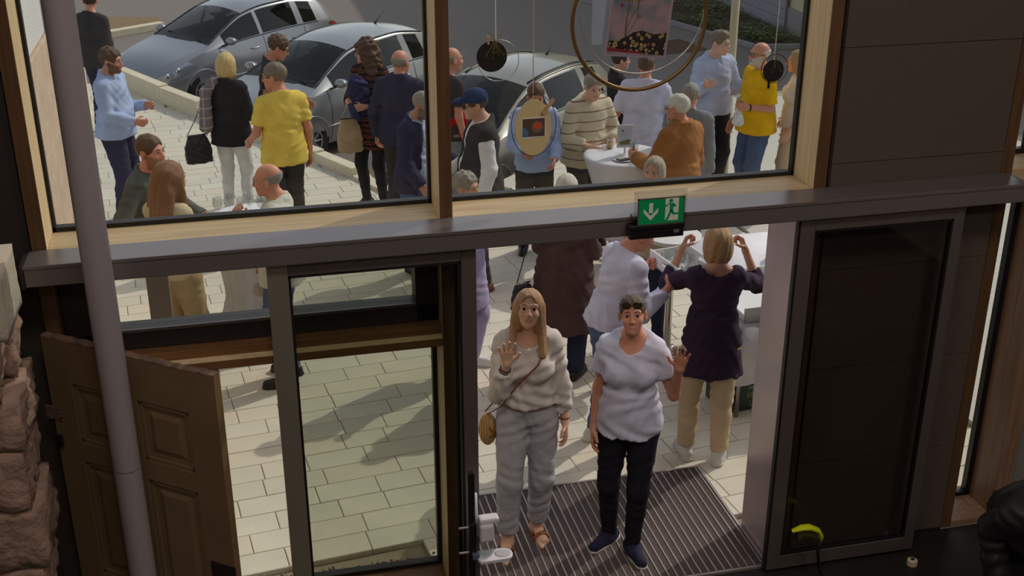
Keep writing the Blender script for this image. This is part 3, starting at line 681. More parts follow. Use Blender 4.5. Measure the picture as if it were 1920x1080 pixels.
for a, b in (((-.90, .22, .10), (.918, .27, .125)), ((-.90, .22, 1.58), (.918, .27, 1.60)), ((-.90, .22, .1), (-.875, .27, 1.6)), ((.895, .22, .1), (.918, .27, 1.6))): mb.box(a, b)
mb.build('gasket', M_GASK, wn); box('pane', (-.88, .24, .12), (.90, .25, 1.585), G_WIN, wn)
# slot window right
wn = empty('window_5', (0, F0, 0)); st(wn)
frame_piece(wn, 'post', (4.0, 0, 0), (4.068, .29, 4.7), W_POST_SHADE); W_MID = wood('shaded_spruce', rgb(150, 118, 94), rgb(126, 96, 74), 'Z'); frame_piece(wn, 'jamb', (4.345, 0, 0), (4.445, .29, 4.7), W_MID)
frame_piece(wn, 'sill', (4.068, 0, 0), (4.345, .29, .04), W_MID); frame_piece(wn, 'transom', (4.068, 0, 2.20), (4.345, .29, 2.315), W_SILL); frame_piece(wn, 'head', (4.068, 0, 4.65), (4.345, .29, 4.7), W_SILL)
mb = MB()
for z0, z1 in ((.04, 2.20), (2.315, 4.65)):
    for a, b in (((4.068, .24, z0), (4.345, .285, z0+.03)), ((4.068, .24, z1-.03), (4.345, .285, z1)), ((4.31, .24, z0), (4.345, .285, z1)), ((4.068, .24, z0), (4.09, .285, z1))): mb.box(a, b)
mb.build('gasket', M_GASK, wn)
for z0, z1 in ((.05, 2.19), (2.325, 4.64)): box('pane', (4.08, .262, z0), (4.335, .272, z1), G_WIN, wn)
# door reveal outside
st(box('trim_6', (2.812, F0-.02, 0), (2.84, F0+.31, 2.24), M_REVEAL))
st(box('trim_7', (1.03, F0+.02, 2.19), (2.84, F0+.31, 2.244), M_DARKF))

# ---- sliding door leaves (doors of the room)
M_LEAF_LIT = mat('lit_door_metal', rgb(176, 166, 150), 0.35, metal=.7)  # lighter copy of the leaf metal, light on the left stile painted in
def leaf(nm, x0, x1, y, zt, gm, wl, wr_, ms=None):
    ms = ms or M_LEAF
    d = empty(nm, (0, y, 0)); st(d)
    box('stile', (x0, 0, .02), (x0+wl, .04, zt), ms, d, bevel=.004); box('stile', (x1-wr_, 0, .02), (x1, .04, zt), M_LEAF, d, bevel=.004)
    box('bottom_rail', (x0+wl, 0, .02), (x1-wr_, .04, .11), M_LEAF, d, bevel=.004); box('top_rail', (x0+wl, 0, zt-.07), (x1-wr_, .04, zt), M_LEAF, d, bevel=.004)
    mb = MB(); t = .012
    for a, b in (((x0+wl, .004, .11), (x0+wl+t, .036, zt-.07)), ((x1-wr_-t, .004, .11), (x1-wr_, .036, zt-.07)), ((x0+wl, .004, .11), (x1-wr_, .036, .11+t)), ((x0+wl, .004, zt-.07-t), (x1-wr_, .036, zt-.07))): mb.box(a, b)
    mb.build('gasket', M_GASK, d); box('pane', (x0+wl+.004, .016, .115), (x1-wr_-.004, .026, zt-.075), gm, d); return d
d1 = leaf('door_1', .065, 1.062, 5.25, 2.195, G_DOOR, .098, .075, M_LEAF_LIT)
d2 = leaf('door_2', 2.757, 3.70, 5.235, 2.195, G_LEAFR, .083, .062)
box('edge_seal', (2.744, .004, .02), (2.757, .036, 2.19), M_GASK, d2)

# ---- door drive beam
bm_ = empty('door_drive_beam', (0, 5.2, 2.2)); tag(bm_, 'long grey metal beam across the glass front above the doorway', 'beam')
box('casing', (-.978, 0, 0), (4.03, .205, .1), M_ALU, bm_, bevel=.006)
box('cover_lip', (-.978, -.006, .086), (4.03, .004, .104), M_ALU, bm_, bevel=.002)
box('end_cap', (-.992, -.004, -.002), (-.978, .206, .103), M_DARKF, bm_); box('end_cap', (4.03, .0, .0), (4.045, .2, .1), M_ALU, bm_, bevel=.004)
# ---- steel column
M_COL = mat('grey_violet_paint', rgb(150, 140, 146), 0.42)
cl = MB().lathe([(.061, 0), (.061, 1.395)], 40); cl.build('column_shaft', M_COL, None, 'auto')
o = bpy.data.objects['column_shaft']; pc_ = empty('steel_column', (-.632, 4.93, 0)); tag(pc_, 'round grey steel column standing in front of the left window', 'column'); o.parent = pc_
MB().lathe([(.0600, 1.395), (.0600, 1.399)], 40).build('joint_ring', M_DARKF, pc_, True)
MB().lathe([(.061, 1.399), (.061, RZ1)], 40).build('column_shaft', M_COL, pc_, 'auto')
MB().lathe([(.11, 0), (.11, .012), (.065, .012)], 32).build('base_plate', M_COL, pc_, 'auto')

# ---- old panelled door leaf standing open
M_OLD = mat('old_cream_paint', rgb(122, 98, 70), 0.6, bump=.08, bscale=25, vary=.10, vscale=4); M_OLDE = mat('worn_wood_edge', rgb(112, 84, 70), 0.9, bump=.5, bscale=70, vary=.35, vscale=30); M_IRON = mat('dark_iron', rgb(52, 42, 38), 0.6, metal=.5, vary=.3)
A = np.array([-.973, 5.312]); B = np.array([-.201, 4.713]); ang = math.atan2(B[1]-A[1], B[0]-A[0])
od = empty('old_door', (A[0], A[1], 0), ang); tag(od, 'old brown panelled wooden door leaf with a worn top edge, standing open', 'door')
L = .977; T = .042
mb = MB()
xs = [0, .145, .47, .525, .815, L]
for a, b in (((0, 0, 0), (.145, T, 1.915)), ((.47, 0, 0), (.525, T, 1.915)), ((.815, 0, 0), (L, T, 1.915))): mb.box(a, b)
for z0, z1 in ((0, .22), (.56, .64), (1.285, 1.385), (1.70, 1.915)):
    for x0, x1 in ((.145, .47), (.525, .815)): mb.box((x0, .001, z0), (x1, T-.001, z1))
mb.build('stiles_and_rails', M_OLD, od)
for z0, z1 in ((.22, .56), (.64, 1.285), (1.385, 1.70)):
    for x0, x1 in ((.145, .47), (.525, .815)):
        pm = MB(); pm.box((x0, .016, z0), (x1, .030, z1)); e = .022
        for a, b in (((x0, .006, z0), (x0+e, .018, z1)), ((x1-e, .006, z0), (x1, .018, z1)), ((x0, .006, z0), (x1, .018, z0+e)), ((x0, .006, z1-e), (x1, .018, z1))): pm.box(a, b)
        pm.add([(x0+.05, .016, z0+.05), (x1-.05, .016, z0+.05), (x1-.05, .016, z1-.05), (x0+.05, .016, z1-.05), (x0+.075, .008, z0+.075), (x1-.075, .008, z0+.075), (x1-.075, .008, z1-.075), (x0+.075, .008, z1-.075)], [(4, 5, 6, 7), (0, 1, 5, 4), (1, 2, 6, 5), (2, 3, 7, 6), (3, 0, 4, 7)])
        pm.build('panel', M_OLD, od)
mb = MB(); n = 40
for i in range(n+1):   # ragged worn top
    x = L*i/n; h = 1.920+.004*math.sin(7*x)+rng.uniform(-.003, .004); mb.v += [(x, -.001, 1.912), (x, -.001+rng.uniform(0, .004), h), (x, T+.001-rng.uniform(0, .004), h), (x, T+.001, 1.912)]
for i in range(n):
    for a, b in ((0, 1), (1, 2), (2, 3)): mb.f.append([i*4+a, i*4+4+a, i*4+4+b, i*4+b]); mb.mi.append(0)
mb.build('worn_top_edge', M_OLDE, od)
box('lock_plate', (.845, -.006, .80), (.979, .004, .925), M_IRON, od); MB().lathe([(.006, 0), (.006, .004)], 10, (.91, -.008, .87), 'Y').build('keyhole', M_BLACK, od)
box('hinge', (-.045, -.004, 1.48), (.05, .006, 1.545), M_OLDE, od); box('latch', (-.006, -.012, 1.34), (.035, .002, 1.40), M_IRON, od)
MB().ell((.05, -.004, 1.50), (.006, .004, .006)).build('screw', M_IRON, od)

# ---- rough stone wall end at the left
M_STONE = mat('rough_stone', rgb(150, 122, 108), 0.95, bump=.9, bscale=24, vary=.3, vscale=9); M_STONE2 = mat('pale_stone', rgb(178, 166, 150), 0.9, bump=.35, bscale=30, vary=.1, vscale=6)
sw_ = empty('stone_wall', (-1.03, 4.62, 0)); tag(sw_, 'rough old stone wall end with a pale block on top, left of the old door', 'wall', kind='structure')
def stone(a, b, m, amp, sd):
    bm2 = bmesh.new(); r = bmesh.ops.create_cube(bm2, size=1); bmesh.ops.subdivide_edges(bm2, edges=bm2.edges[:], cuts=7, use_grid_fill=True)
    a = Vector(a); b = Vector(b); c = (a+b)/2; d = b-a
    for v in bm2.verts:
        p = Vector(v.co); q = Vector([max(-.5, min(.5, x)) for x in p]); l = Vector((p.x*1.0, p.y, p.z)); k = (p.length/.75)
        rd = 1-.10*max(0, k-.72)*amp/.02*1.0
        w_ = Vector((p.x*d.x, p.y*d.y, p.z*d.z))*rd+c
        nz = math.sin(w_.x*23+sd)*math.sin(w_.y*19+2*sd)*math.sin(w_.z*21+sd*3)+.6*math.sin(w_.x*51+w_.z*37+sd)*math.sin(w_.y*47+w_.z*23)+.35*math.sin(w_.z*95+w_.y*83+sd)
        v.co = w_+p.normalized()*nz*amp
    me = bpy.data.meshes.new('stone'); bm2.to_mesh(me); bm2.free(); o = link('stone', me, m, sw_, True); return o
z = 0.0; k = 0
for hgt in (.30, .24, .32, .26, .30, .28, .24, .27):
    x1 = .02+rng.uniform(-.03, .035); y0 = 0
    nb_ = 2 if k % 2 else 1; ys = [0, .22, .44] if nb_ == 2 else [0, .44]
    for j in range(nb_):
        stone((-.55+rng.uniform(-.1, .1), ys[j]+.006, z+.006), (x1+rng.uniform(-.025, .02), ys[j+1]-.006, z+hgt-.006), M_STONE, .016, k*1.7+j*.9)
    stone((-1.3, .006, z+.006), (-.56+rng.uniform(-.03, .0), .43, z+hgt-.006), M_STONE, .016, k*2.3+4)
    z += hgt; k += 1
stone((-1.2, .0, z), (.065, .40, z+.27), M_STONE2, .003, 3)

# ------------------------------------------------------------------ outdoors: forecourt, street, kerb, building opposite
ROADZ = -.75
M_PAVE = mat('pale_paver', rgb(222, 215, 198), 0.85, bump=.12, bscale=70, vary=.05, vscale=3.5); M_PAVE2 = mat('grey_paver', rgb(217, 210, 193), 0.85, bump=.12, bscale=70, vary=.05, vscale=3.5); M_PAVE3 = mat('sand_paver', rgb(222, 211, 192), 0.85, bump=.12, bscale=70, vary=.05, vscale=3.5)
M_JOINT = mat('joint_sand', rgb(150, 136, 116), 0.95); M_CONCF = mat('pale_exposed_concrete', rgb(208, 202, 190), 0.9, bump=.2, bscale=150, vary=.16, vscale=60)
M_ASPH = mat('asphalt', rgb(138, 128, 122), 0.95, bump=.35, bscale=220, vary=.12, vscale=40); M_KERB = mat('cream_kerb_stone', rgb(224, 212, 186), 0.85, bump=.1, bscale=60, vary=.06)
# slab outline: facade, right street edge, kerb line
KP = [(-1.70, 18.45), (-1.04, 17.19), (-.524, 16.26), (.851, 13.85), (1.217, 13.14), (1.62, 12.20)]
fp = empty('forecourt', (0, 0, 0)); tag(fp, 'paved forecourt of pale oblong pavers in front of the glass front', kind='structure')
poly = [(-4.5, 5.72), (9.6, 5.72), (9.6, 15.35), (6.73, 15.98), (5.75, 15.30), (2.75, 12.55), (1.90, 12.25), (1.217+.12, 13.2), (.851+.12, 13.9), (-.524+.12, 16.32), (-1.70+.1, 18.5), (-4.5, 18.5)]
MB().prism(poly, -.9, -.035, lambda u, v, d: (u, v, d)).build('bed', M_JOINT, fp)
def inside(x, y):
    c = False; n_ = len(poly)
    for i in range(n_):
        x1, y1 = poly[i]; x2, y2 = poly[(i+1) % n_]
        if (y1 > y) != (y2 > y) and x < (x2-x1)*(y-y1)/(y2-y1)+x1: c = not c
    return c
pa = math.radians(6.2); pu = np.array([math.cos(pa), math.sin(pa)]); pv = np.array([-math.sin(pa), math.cos(pa)])
cand = []
rows = np.arange(-12, 80)
for r in rows:
    hrow = .20; v0 = 5.9+r*.2; off = (.13*(r*7 % 5)+.07*((r*3) % 4)) % .45; x = -5.2+off; j = 0
    while x < 6.2:
        ln = (.40, .50, .40, .30)[int((r*5+j*3) % 4)]; c = pu*(x+ln/2)+pv*(v0+.1); j += 1
        if c[1] > 5.80 and inside(c[0], c[1]) and c[0] < 4.9 and not (c[1] > 12.2+.92*(c[0]-2.6) and c[0] > 1.7) and not (-1 < c[0] < 1.03 and c[1] < 5.98) and c[0] > -3.2 and not (c[0] < -1.5 and c[1] < 10.7):
            d = np.array([c[0], c[1], 0])-CAMP; z_ = d@FWD; px = 960+FPX*(d@RGT)/z_; py = 540-FPX*(d@UPV)/z_
            cand.append((not (-60 < px < 1980 and py < 1140), np.hypot(c[0], c[1]), x, v0, ln))
        x += ln
cand.sort()
pm = {}
def paver_mesh(ln, mi):
    k = (ln, mi)
    if k not in pm:
        a, b, e = ln/2-.0022, .0978, .004; vs = []; 
        for zz, i in ((-.05, 0), (-.004, 0), (0, e)): vs += [(-a+i, -b+i, zz), (a-i, -b+i, zz), (a-i, b-i, zz), (-a+i, b-i, zz)]
        fs = [(8, 9, 10, 11)]+[(o+i, o+(i+1) % 4, o+4+(i+1) % 4, o+4+i) for o in (0, 4) for i in range(4)]
        me = bpy.data.meshes.new('paver'); me.from_pydata(vs, [], fs); me.materials.append((M_PAVE, M_PAVE2, M_PAVE3)[mi]); pm[k] = me
    return pm[k]
rest = MB()
for i, (_, _, x, v0, ln) in enumerate(cand):
    c = pu*(x+ln/2)+pv*(v0+.1); dz = rng.uniform(-.0025, .0); mi = int(rng.integers(0, 3))
    if i < 298:
        o = link('paver', paver_mesh(ln, mi), None, fp); o.location = (c[0], c[1], dz); o.rotation_euler = (0, 0, pa)
    else:
        me = paver_mesh(ln, 0); Rz = Matrix.Rotation(pa, 3, 'Z'); rest.cur = mi
        rest.add([Rz @ v.co+Vector((c[0], c[1], dz)) for v in me.vertices], [tuple(p.vertices) for p in me.polygons])
tag(rest.build('pavers', [M_PAVE, M_PAVE2, M_PAVE3], fp), kind='stuff')
box('concrete_field', (4.95, 5.72, -.04), (9.6, 12.6, -.004), M_CONCF, fp)
MB().prism([(4.95, 12.6), (9.6, 12.6), (9.6, 15.33), (6.73, 15.96), (5.75, 15.28), (4.95, 14.55)], -.04, -.004, lambda u, v, d: (u, v, d)).build('concrete_field', M_CONCF, fp)
st(box('street_road', (-40, 9, ROADZ-.1), (40, 80, ROADZ), M_ASPH))
# cream kerb wall in stepped stones between forecourt and parking bays
kw = empty('kerb_wall', (0, 0, 0)); tag(kw, 'low cream kerb of stepped stones between forecourt and parked cars', 'kerb', kind='structure')
hts = [.34, .32, .24, .22, .14]
for i in range(len(KP)-1):
    a = np.array(KP[i]); b = np.array(KP[i+1]); Ls = np.linalg.norm(b-a); u = (b-a)/Ls; nn = max(1, round(Ls/1.0)); an = math.atan2(u[1], u[0])
    for j in range(nn):
        p = a+u*Ls*j/nn; o = MB().box((.004, 0, -.8), (Ls/nn-.004, .15, hts[i]-.1)).build('kerb_stone', M_KERB, kw, bevel=.008); o.location = (p[0], p[1], 0); o.rotation_euler = (0, 0, an)
eb = [(1.90, 12.25), (2.75, 12.55), (5.75, 15.30), (6.73, 15.98), (9.6, 15.35)]
for i in range(len(eb)-1):
    a = np.array(eb[i]); u = np.array(eb[i+1])-a; Ls = np.linalg.norm(u); o = MB().box((0, -.22, -.12), (Ls, .02, .004)).build('edge_kerb', M_CONCF, fp, bevel=.006); o.location = (a[0], a[1], 0); o.rotation_euler = (0, 0, math.atan2(u[1], u[0]))
# building opposite with its planting bed, plinth and downpipe
M_WALLY = mat('pale_yellow_render', rgb(206, 196, 160), 0.9, bump=.1, bscale=60); M_PLINTH = mat('grey_plinth', rgb(150, 146, 146), 0.9, bump=.1, bscale=40); M_GARAGE = mat('grey_garage_door', rgb(150, 148, 158), 0.6); M_SOIL = mat('planting_soil', rgb(82, 70, 54), 1.0, bump=.8, bscale=30, vary=.3, vscale=14)
bo = empty('building', (0, 0, ROADZ)); tag(bo, 'pale yellow building across the street with a grey plinth and downpipe', 'building')
box('wall', (11.35, 19.9, .0), (22, 44, 7.9), M_WALLY, bo); box('plinth', (11.30, 19.9, 0), (11.352, 44, .55), M_PLINTH, bo)
gd = empty('roller_door', (11.27, 24.9, .0)); gd.parent = bo; box('door_back', (.0, -1.9, .0), (.02, 1.9, 2.7), M_GARAGE, gd)
for i in range(12): box('slat', (-.03, -1.9, .1+i*.2), (.0, 1.9, .292+i*.2), M_GARAGE, gd, bevel=.008)
dpp = MB().tube([(11.22, 21.75, .25), (11.22, 21.75, 7.8)], .07, 12); dpp.build('downpipe', M_WALLY, bo, 'auto')
MB().lathe([(.095, 0), (.095, .16), (.078, .16)], 14, (11.22, 21.75, 1.2)).build('pipe_collar', M_WALLY, bo, 'auto')
MB().lathe([(.09, 0), (.09, .9)], 12, (11.22, 21.75, 0)).build('standpipe', M_PLINTH, bo, 'auto')
box('roof_edge', (11.05, 19.7, 7.9), (22.2, 44.2, 8.1), M_PLINTH, bo)
pb = empty('planting_bed', (0, 0, ROADZ)); tag(pb, 'narrow planting bed of low green ground cover along the building opposite', 'bed')
bp_ = [(10.05, 21.75), (9.35, 24.3), (8.1, 28.0), (11.28, 28.0), (11.28, 21.5)]
MB().prism(bp_, 0, .06, lambda u, v, d: (u, v, d)).build('soil', M_SOIL, pb)
for i in range(3):
    a, b = np.array(bp_[i-1 if i else 4]), np.array(bp_[i]) if i else np.array(bp_[0])
    Ls = np.linalg.norm(b-a); u = (b-a)/Ls
    o = MB().box((0, -.06, 0), (Ls, .06, .10)).build('edging_stone', M_PLINTH, pb, bevel=.01); o.location = (a[0], a[1], 0); o.rotation_euler = (0, 0, math.atan2(u[1], u[0]))
M_GREEN = mat('ground_cover_leaf', rgb(92, 108, 48), 0.7, vary=.4, vscale=3)
gv = []; gf = []
for i in range(2600):
    t1_, t2_ = rng.uniform(), rng.uniform(); y = 21.9+6*t1_; xl = 10.1-.27*(y-21.7)+.1; x = xl+(11.1-xl)*t2_
    if math.sin(x*3.1)*math.sin(y*2.3)+rng.uniform(-.5, .5) < -.15 or (abs(y-21.75) < .2 and x > 11.0): continue
    a_ = rng.uniform(0, 6.28); s_ = rng.uniform(.04, .10); h_ = rng.uniform(.06, .22); k = len(gv)
    d1 = np.array([math.cos(a_), math.sin(a_), .3])*s_; d2 = np.array([-math.sin(a_), math.cos(a_), .1])*s_*.5; c = np.array([x, y, h_])
    gv += [c, c+d1*.5+d2, c+d1, c+d1*.5-d2]; gf.append((k, k+1, k+2, k+3))
o = link('ground_cover', npmesh('ground_cover', gv, gf), M_GREEN, pb); tag(o, kind='stuff')
# manhole / drain grate on the street
p = at(1262, 88, ROADZ); gr = empty('street_drain', (p[0], p[1], ROADZ), .2); tag(gr, 'rusty slatted drain grate in the dark street surface', 'drain')
M_RUST = mat('rusty_iron', rgb(120, 92, 72), .8, metal=.4, vary=.3)
for i in range(9): box('bar', (-.5, -.55+i*.13, 0), (.5, -.49+i*.13, .012), M_RUST, gr)
# light strip of kerb / gravel bed beyond the left car
gb = empty('gravel_bed', (0, 0, ROADZ)); tag(gb, 'brown gravel bed with a pale kerb beyond the silver hatchback', 'bed')
q = [at(150, 78, ROADZ), at(300, 52, ROADZ), at(300, 36, ROADZ), at(150, 36, ROADZ)]
M_GRAV = mat('brown_gravel', rgb(150, 124, 92), 1, bump=.9, bscale=60, vary=.35, vscale=40)
MB().prism([(v[0], v[1]) for v in q], 0, .05, lambda u, v, d: (u, v, d)).build('gravel', M_GRAV, gb)
u = (q[1]-q[0])[:2]; Ls = np.linalg.norm(u); o = MB().box((0, -.2, 0), (Ls, 0, .14)).build('kerb_stone', M_KERB, gb, bevel=.01); o.location = (q[0][0], q[0][1], 0); o.rotation_euler = (0, 0, math.atan2(u[1], u[0]))
# lamp post on the right
p = at(1354, 350, 0); lp = empty('lamp_post', (p[0], p[1], 0)); tag(lp, 'cream round lamp post behind the man in the pale blue shirt', 'post')
M_POLE = mat('cream_pole', rgb(196, 184, 152), .5)
MB().lathe([(.055, 0), (.055, 1.0), (.045, 1.02), (.042, 5.2)], 18).build('shaft', M_POLE, lp, 'auto'); MB().lathe([(.09, 0), (.09, .02), (.056, .03)], 18).build('base_flange', M_POLE, lp, 'auto')
MB().lathe([(.0, 5.2), (.16, 5.22), (.20, 5.32), (.05, 5.45), (0, 5.46)], 18).build('lamp_head', M_PLINTH, lp, 'auto')
# side wall left outside: white render over pinkish stone, cream block
M_REND = mat('white_rough_render', rgb(222, 220, 216), .95, bump=.7, bscale=90); M_PINK = mat('pink_sandstone', rgb(196, 172, 150), .9, bump=.3, bscale=30, vary=.1); 
wo_ = empty('wall_outside', (0, 0, 0)); tag(wo_, 'outside side wall of pinkish stone slabs under white render, far left', kind='structure')
box('render', (-1.98, 6.0, 2.30), (-1.50, 10.6, 6.0), M_REND, wo_)
for i in range(3):
    for j in range(3): box('stone_slab', (-1.95, 6.0+i*1.53+.006, j*.766), (-1.47, 7.53+i*1.53-.006, j*.766+.758), M_PINK, wo_, bevel=.006)
p = at(157, 212, 0); cp_ = MB().box((-.09, -.09, -.02), (.09, .09, .82)).box((-.11, -.11, .82), (.11, .11, .90)).build('stone_post', M_KERB, None, bevel=.008, loc=(p[0], p[1], 0)); tag(cp_, 'short cream stone post at the far end of the kerb', 'post')

# ------------------------------------------------------------------ parked cars
def pchip(x, xs, ys):
    xs = np.asarray(xs, float); ys = np.asarray(ys, float); h = np.diff(xs); d = np.diff(ys)/h; m = np.zeros(len(xs)); m[0] = d[0]; m[-1] = d[-1]
    for i in range(1, len(xs)-1): m[i] = 0 if d[i-1]*d[i] <= 0 else 2*d[i-1]*d[i]/(d[i-1]+d[i])
    i = int(np.clip(np.searchsorted(xs, x)-1, 0, len(h)-1)); t = (x-xs[i])/h[i]
    return ((1+2*t)*(1-t)**2)*ys[i]+t*(1-t)**2*h[i]*m[i]+t*t*(3-2*t)*ys[i+1]+t*t*(t-1)*h[i]*m[i+1]
G_CAR = glass('car_window_glass', (.42, .45, .46, 1), .05); M_TYRE = mat('tyre_rubber', rgb(34, 33, 33), .85); M_RIM = mat('silver_rim', rgb(176, 176, 180), .3, metal=.8)
M_TRIM = mat('black_car_trim', rgb(26, 26, 28), .5); M_SEAT = mat('dark_seat_cloth', rgb(52, 50, 54), .9); M_CHROME = mat('chrome', rgb(220, 220, 222), .12, metal=1.0); M_HEADL = glass('headlamp_cover', (.85, .88, .9, 1), .10)
M_LAMPIN = mat('lamp_reflector', rgb(190, 192, 196), .25, metal=.7); M_RED = mat('tail_lamp_red', rgb(150, 24, 20), .2)
def car(label, loc, th, paint, sc=1.0, wagon=0, rails=False):
    root = empty('car', (loc[0], loc[1], ROADZ), th); root.scale = (sc,)*3; tag(root, label, 'car')
    E_ = .32*wagon
    X = lambda a: [v if v < 3.0 else v+E_ for v in a]
    P = dict(zb=(X([0, .3, .7, 3.3, 3.7, 3.94]), [.34, .24, .20, .20, .26, .42]), zs=(X([0, .15, .5, .95, 1.6, 3.2, 3.7, 3.94]), [.58, .69, .82, .935, .965, 1.02, 1.00, .90]),
             w=(X([0, .10, .35, .8, 1.6, 3.0, 3.6, 3.94]), [.56, .70, .80, .838, .845, .845, .80, .66]), zt=(X([0, .12, .35, .95, 1.4, 1.85, 2.3, 2.8, 3.3, 3.55, 3.85, 3.94]), [.62, .74, .86, 1.015, 1.235, 1.425, 1.50, 1.515, 1.455, 1.40, 1.06, .93]),
             wt=(X([0, .35, .95, 1.4, 1.85, 2.4, 3.2, 3.55, 3.85, 3.94]), [.46, .62, .70, .62, .565, .57, .545, .52, .60, .58]))
    g = lambda k, x: float(pchip(x, *P[k]))
    LF = [0, .08, .2, .36, .52, .64, .76, .88, .96, 1.0]; GF = [0, .10, .5, .90, 1.0]; TF = [1.0, .97, .90, .6, .3, 0]
    def sec(x):
        zb, zs, wd, zt, wt = g('zb', x), g('zs', x), g('w', x), g('zt', x), g('wt', x); green = max(0, min(1, (x-.95)/.4)) if x < 3.6+E_ else max(0, (3.94+E_-x)/.34)
        ze = zt-.035-.02*green; out = [(0, zb), (wd*.6, zb)]
        for f in LF:
            bul = .06*math.sin(PI*f)-.055*f*f-.05*(1-f)**4+.012*math.exp(-((f-.62)/.06)**2); out.append((wd*(.985+bul*.7), zb+(zs-zb)*f))
        y1, z1 = out[-1]; z2 = max(ze, z1+.004); y2 = min(wt, y1-.01)
        for f in GF[1:]: out.append((y1+(y2-y1)*f+.012*math.sin(PI*f)*green, z1+(z2-z1)*f))
        for f in TF[1:]: out.append((y2*f, z2+(zt-z2)*(1-f*f)))
        return out
    xs = sorted(set([0, .03, .07, .12, .2, .3, .42, .55, .7, .85, .95, .99, 1.08, 1.18, 1.28, 1.38, 1.5, 1.62, 1.74, 1.83, 1.87, 1.95, 2.02, 2.09, 2.16, 2.3, 2.45, 2.6, 2.75, 2.86]+X([3.0, 3.06, 3.12, 3.22, 3.32, 3.42, 3.5, 3.56, 3.6, 3.68, 3.76, 3.83, 3.88, 3.92, 3.94])+([3.1, 3.2, 3.28] if wagon else [])))
    secs = [sec(x) for x in xs]; n = len(secs[0]); V = []; F = {'body': [], 'windshield': [], 'rear_window': [], 'side_window': [[], [], [], [], [], []]}
    for x, s_ in zip(xs, secs):
        V += [(x, -y, z) for y, z in s_]+[(x, y, z) for y, z in s_[1:-1][::-1]]
    m = 2*n-2; a0 = 2+len(LF)-1; a1 = a0+4
    for i in range(len(xs)-1):
        xm = (xs[i]+xs[i+1])/2
        for j in range(m):
            q = (i*m+j, (i+1)*m+j, (i+1)*m+(j+1) % m, i*m+(j+1) % m); jj = j if j < n-1 else m-1-j; side = 0 if j < n-1 else 1; k = 'body'
            if a0+1 <= jj < a1-1 and 1.28 < xm < 3.32+E_ and not (2.02 < xm < 2.09+.01) and not (2.86 < xm < 3.0):
                w_ = 0 if xm < 2.05 else (1 if xm < 2.9 else 2); F['side_window'][side*3+w_].append(q); continue
            if jj >= a1+1 and .99 < xm < 1.83: k = 'windshield'
            if jj >= a1+1 and 3.6+E_ < xm < 3.83+E_: k = 'rear_window'
            F[k].append(q)
    def mk(nm, faces, mt, off=0.0):
        used = sorted({i for f in faces for i in f}); mp = {u: i for i, u in enumerate(used)}
        me = bpy.data.meshes.new(nm); me.from_pydata([V[u] for u in used], [], [[mp[i] for i in f] for f in faces]); me.update(); o = link(nm, me, mt, root, True); return o
    F['body'].append(tuple(range(m))[::-1]); F['body'].append(tuple((len(xs)-1)*m+j for j in range(m)))
    body = mk('bodywork', F['body'], paint); body.data.set_sharp_from_angle(angle=math.radians(50))
    mk('windshield', F['windshield'], G_CAR); mk('rear_window', F['rear_window'], G_CAR)
    for f in F['side_window']:
        if f: mk('side_window', f, G_CAR)
    def surf(x, r, out=.004):
        """point on the near flank at fraction r of the lower side (0..1), glasshouse (1..2) or top (2..3)"""
        s_ = sec(x)
        if r <= 1: i = np.interp(r, LF, range(len(LF)))+2
        elif r <= 2: i = a0+np.interp(r-1, GF, range(len(GF)))
        else: i = a1+np.interp(3-r, TF[::-1], range(len(TF))[::-1])
        k = int(min(i, n-2)); t = i-k; y = s_[k][0]*(1-t)+s_[k+1][0]*t; z = s_[k][1]*(1-t)+s_[k+1][1]*t
        return Vector((x-(out if x < .3 else 0), -(y+out), z+out*.6))
    def mirror(pts, s): return [Vector((p.x, p.y*s, p.z)) for p in pts]
    def patch(nm, fx, rr, mt, s, out=.006, nx=8, ny=6):
        vs = []; fs = []
        for i in range(nx+1):
            for j in range(ny+1):
                u, v_ = i/nx, j/ny; x0, x1 = fx(v_); r0, r1 = rr(u); vs.append(surf(x0+(x1-x0)*u, r0+(r1-r0)*v_, out*(1 if 0 < i < nx and 0 < j < ny else .3)))
        for i in range(nx):
            for j in range(ny): k = i*(ny+1)+j; fs.append((k, k+ny+1, k+ny+2, k+1))
        me = bpy.data.meshes.new(nm); me.from_pydata(mirror(vs, s), [], fs); return link(nm, me, mt, root, True)
    for s in (1, -1):
        hl = patch('headlight', lambda v: (.05, .66-.14*v), lambda u: (.62+.14*u, .99), M_LAMPIN, s, .005); cv = patch('headlight_cover', lambda v: (.04, .68-.14*v), lambda u: (.61+.14*u, 1.0), M_HEADL, s, .012); cv.parent = hl
        for xx, rr_ in ((.16, .84), (.33, .87)):
            q = surf(xx, rr_, .004); MB().ell((q.x, q.y*s, q.z), (.05, .02, .055), 12, 6).build('lamp_bowl', M_CHROME, hl, True)
        patch('tail_light', lambda v: (3.62+E_, 3.88+E_), lambda u: (.62, .98), M_RED, s, .006)
        MB().tube(mirror([surf(x, .34, .006) for x in np.linspace(1.0, 3.05, 14)], s), .011, 6).build('side_strip', paint, root, True)
        for xx in (1.14, 2.07, 2.98):
            MB().tube(mirror([surf(xx+.03*math.sin(r*3), r, .0005) for r in np.linspace(.06, 1.0, 12)], s), .0045, 5).build('door_seam', M_TRIM, root)
        MB().tube(mirror([surf(x, 1.06, .003) for x in np.linspace(1.2, 3.35+E_, 22)], s), .009, 6).build('window_strip', M_TRIM, root, True)
        for xx in (1.86, 2.78):
            q = surf(xx, .80, .02); MB().ell((q.x, q.y*s, q.z), (.10, .018, .016), 12, 6).build('door_handle', paint, root, True)
        q = surf(1.30, 1.04, .0); mm = MB().ell((q.x, (q.y-.12)*s, q.z+.075), (.075, .105, .065), 16, 10).build('door_mirror', paint, root, True)
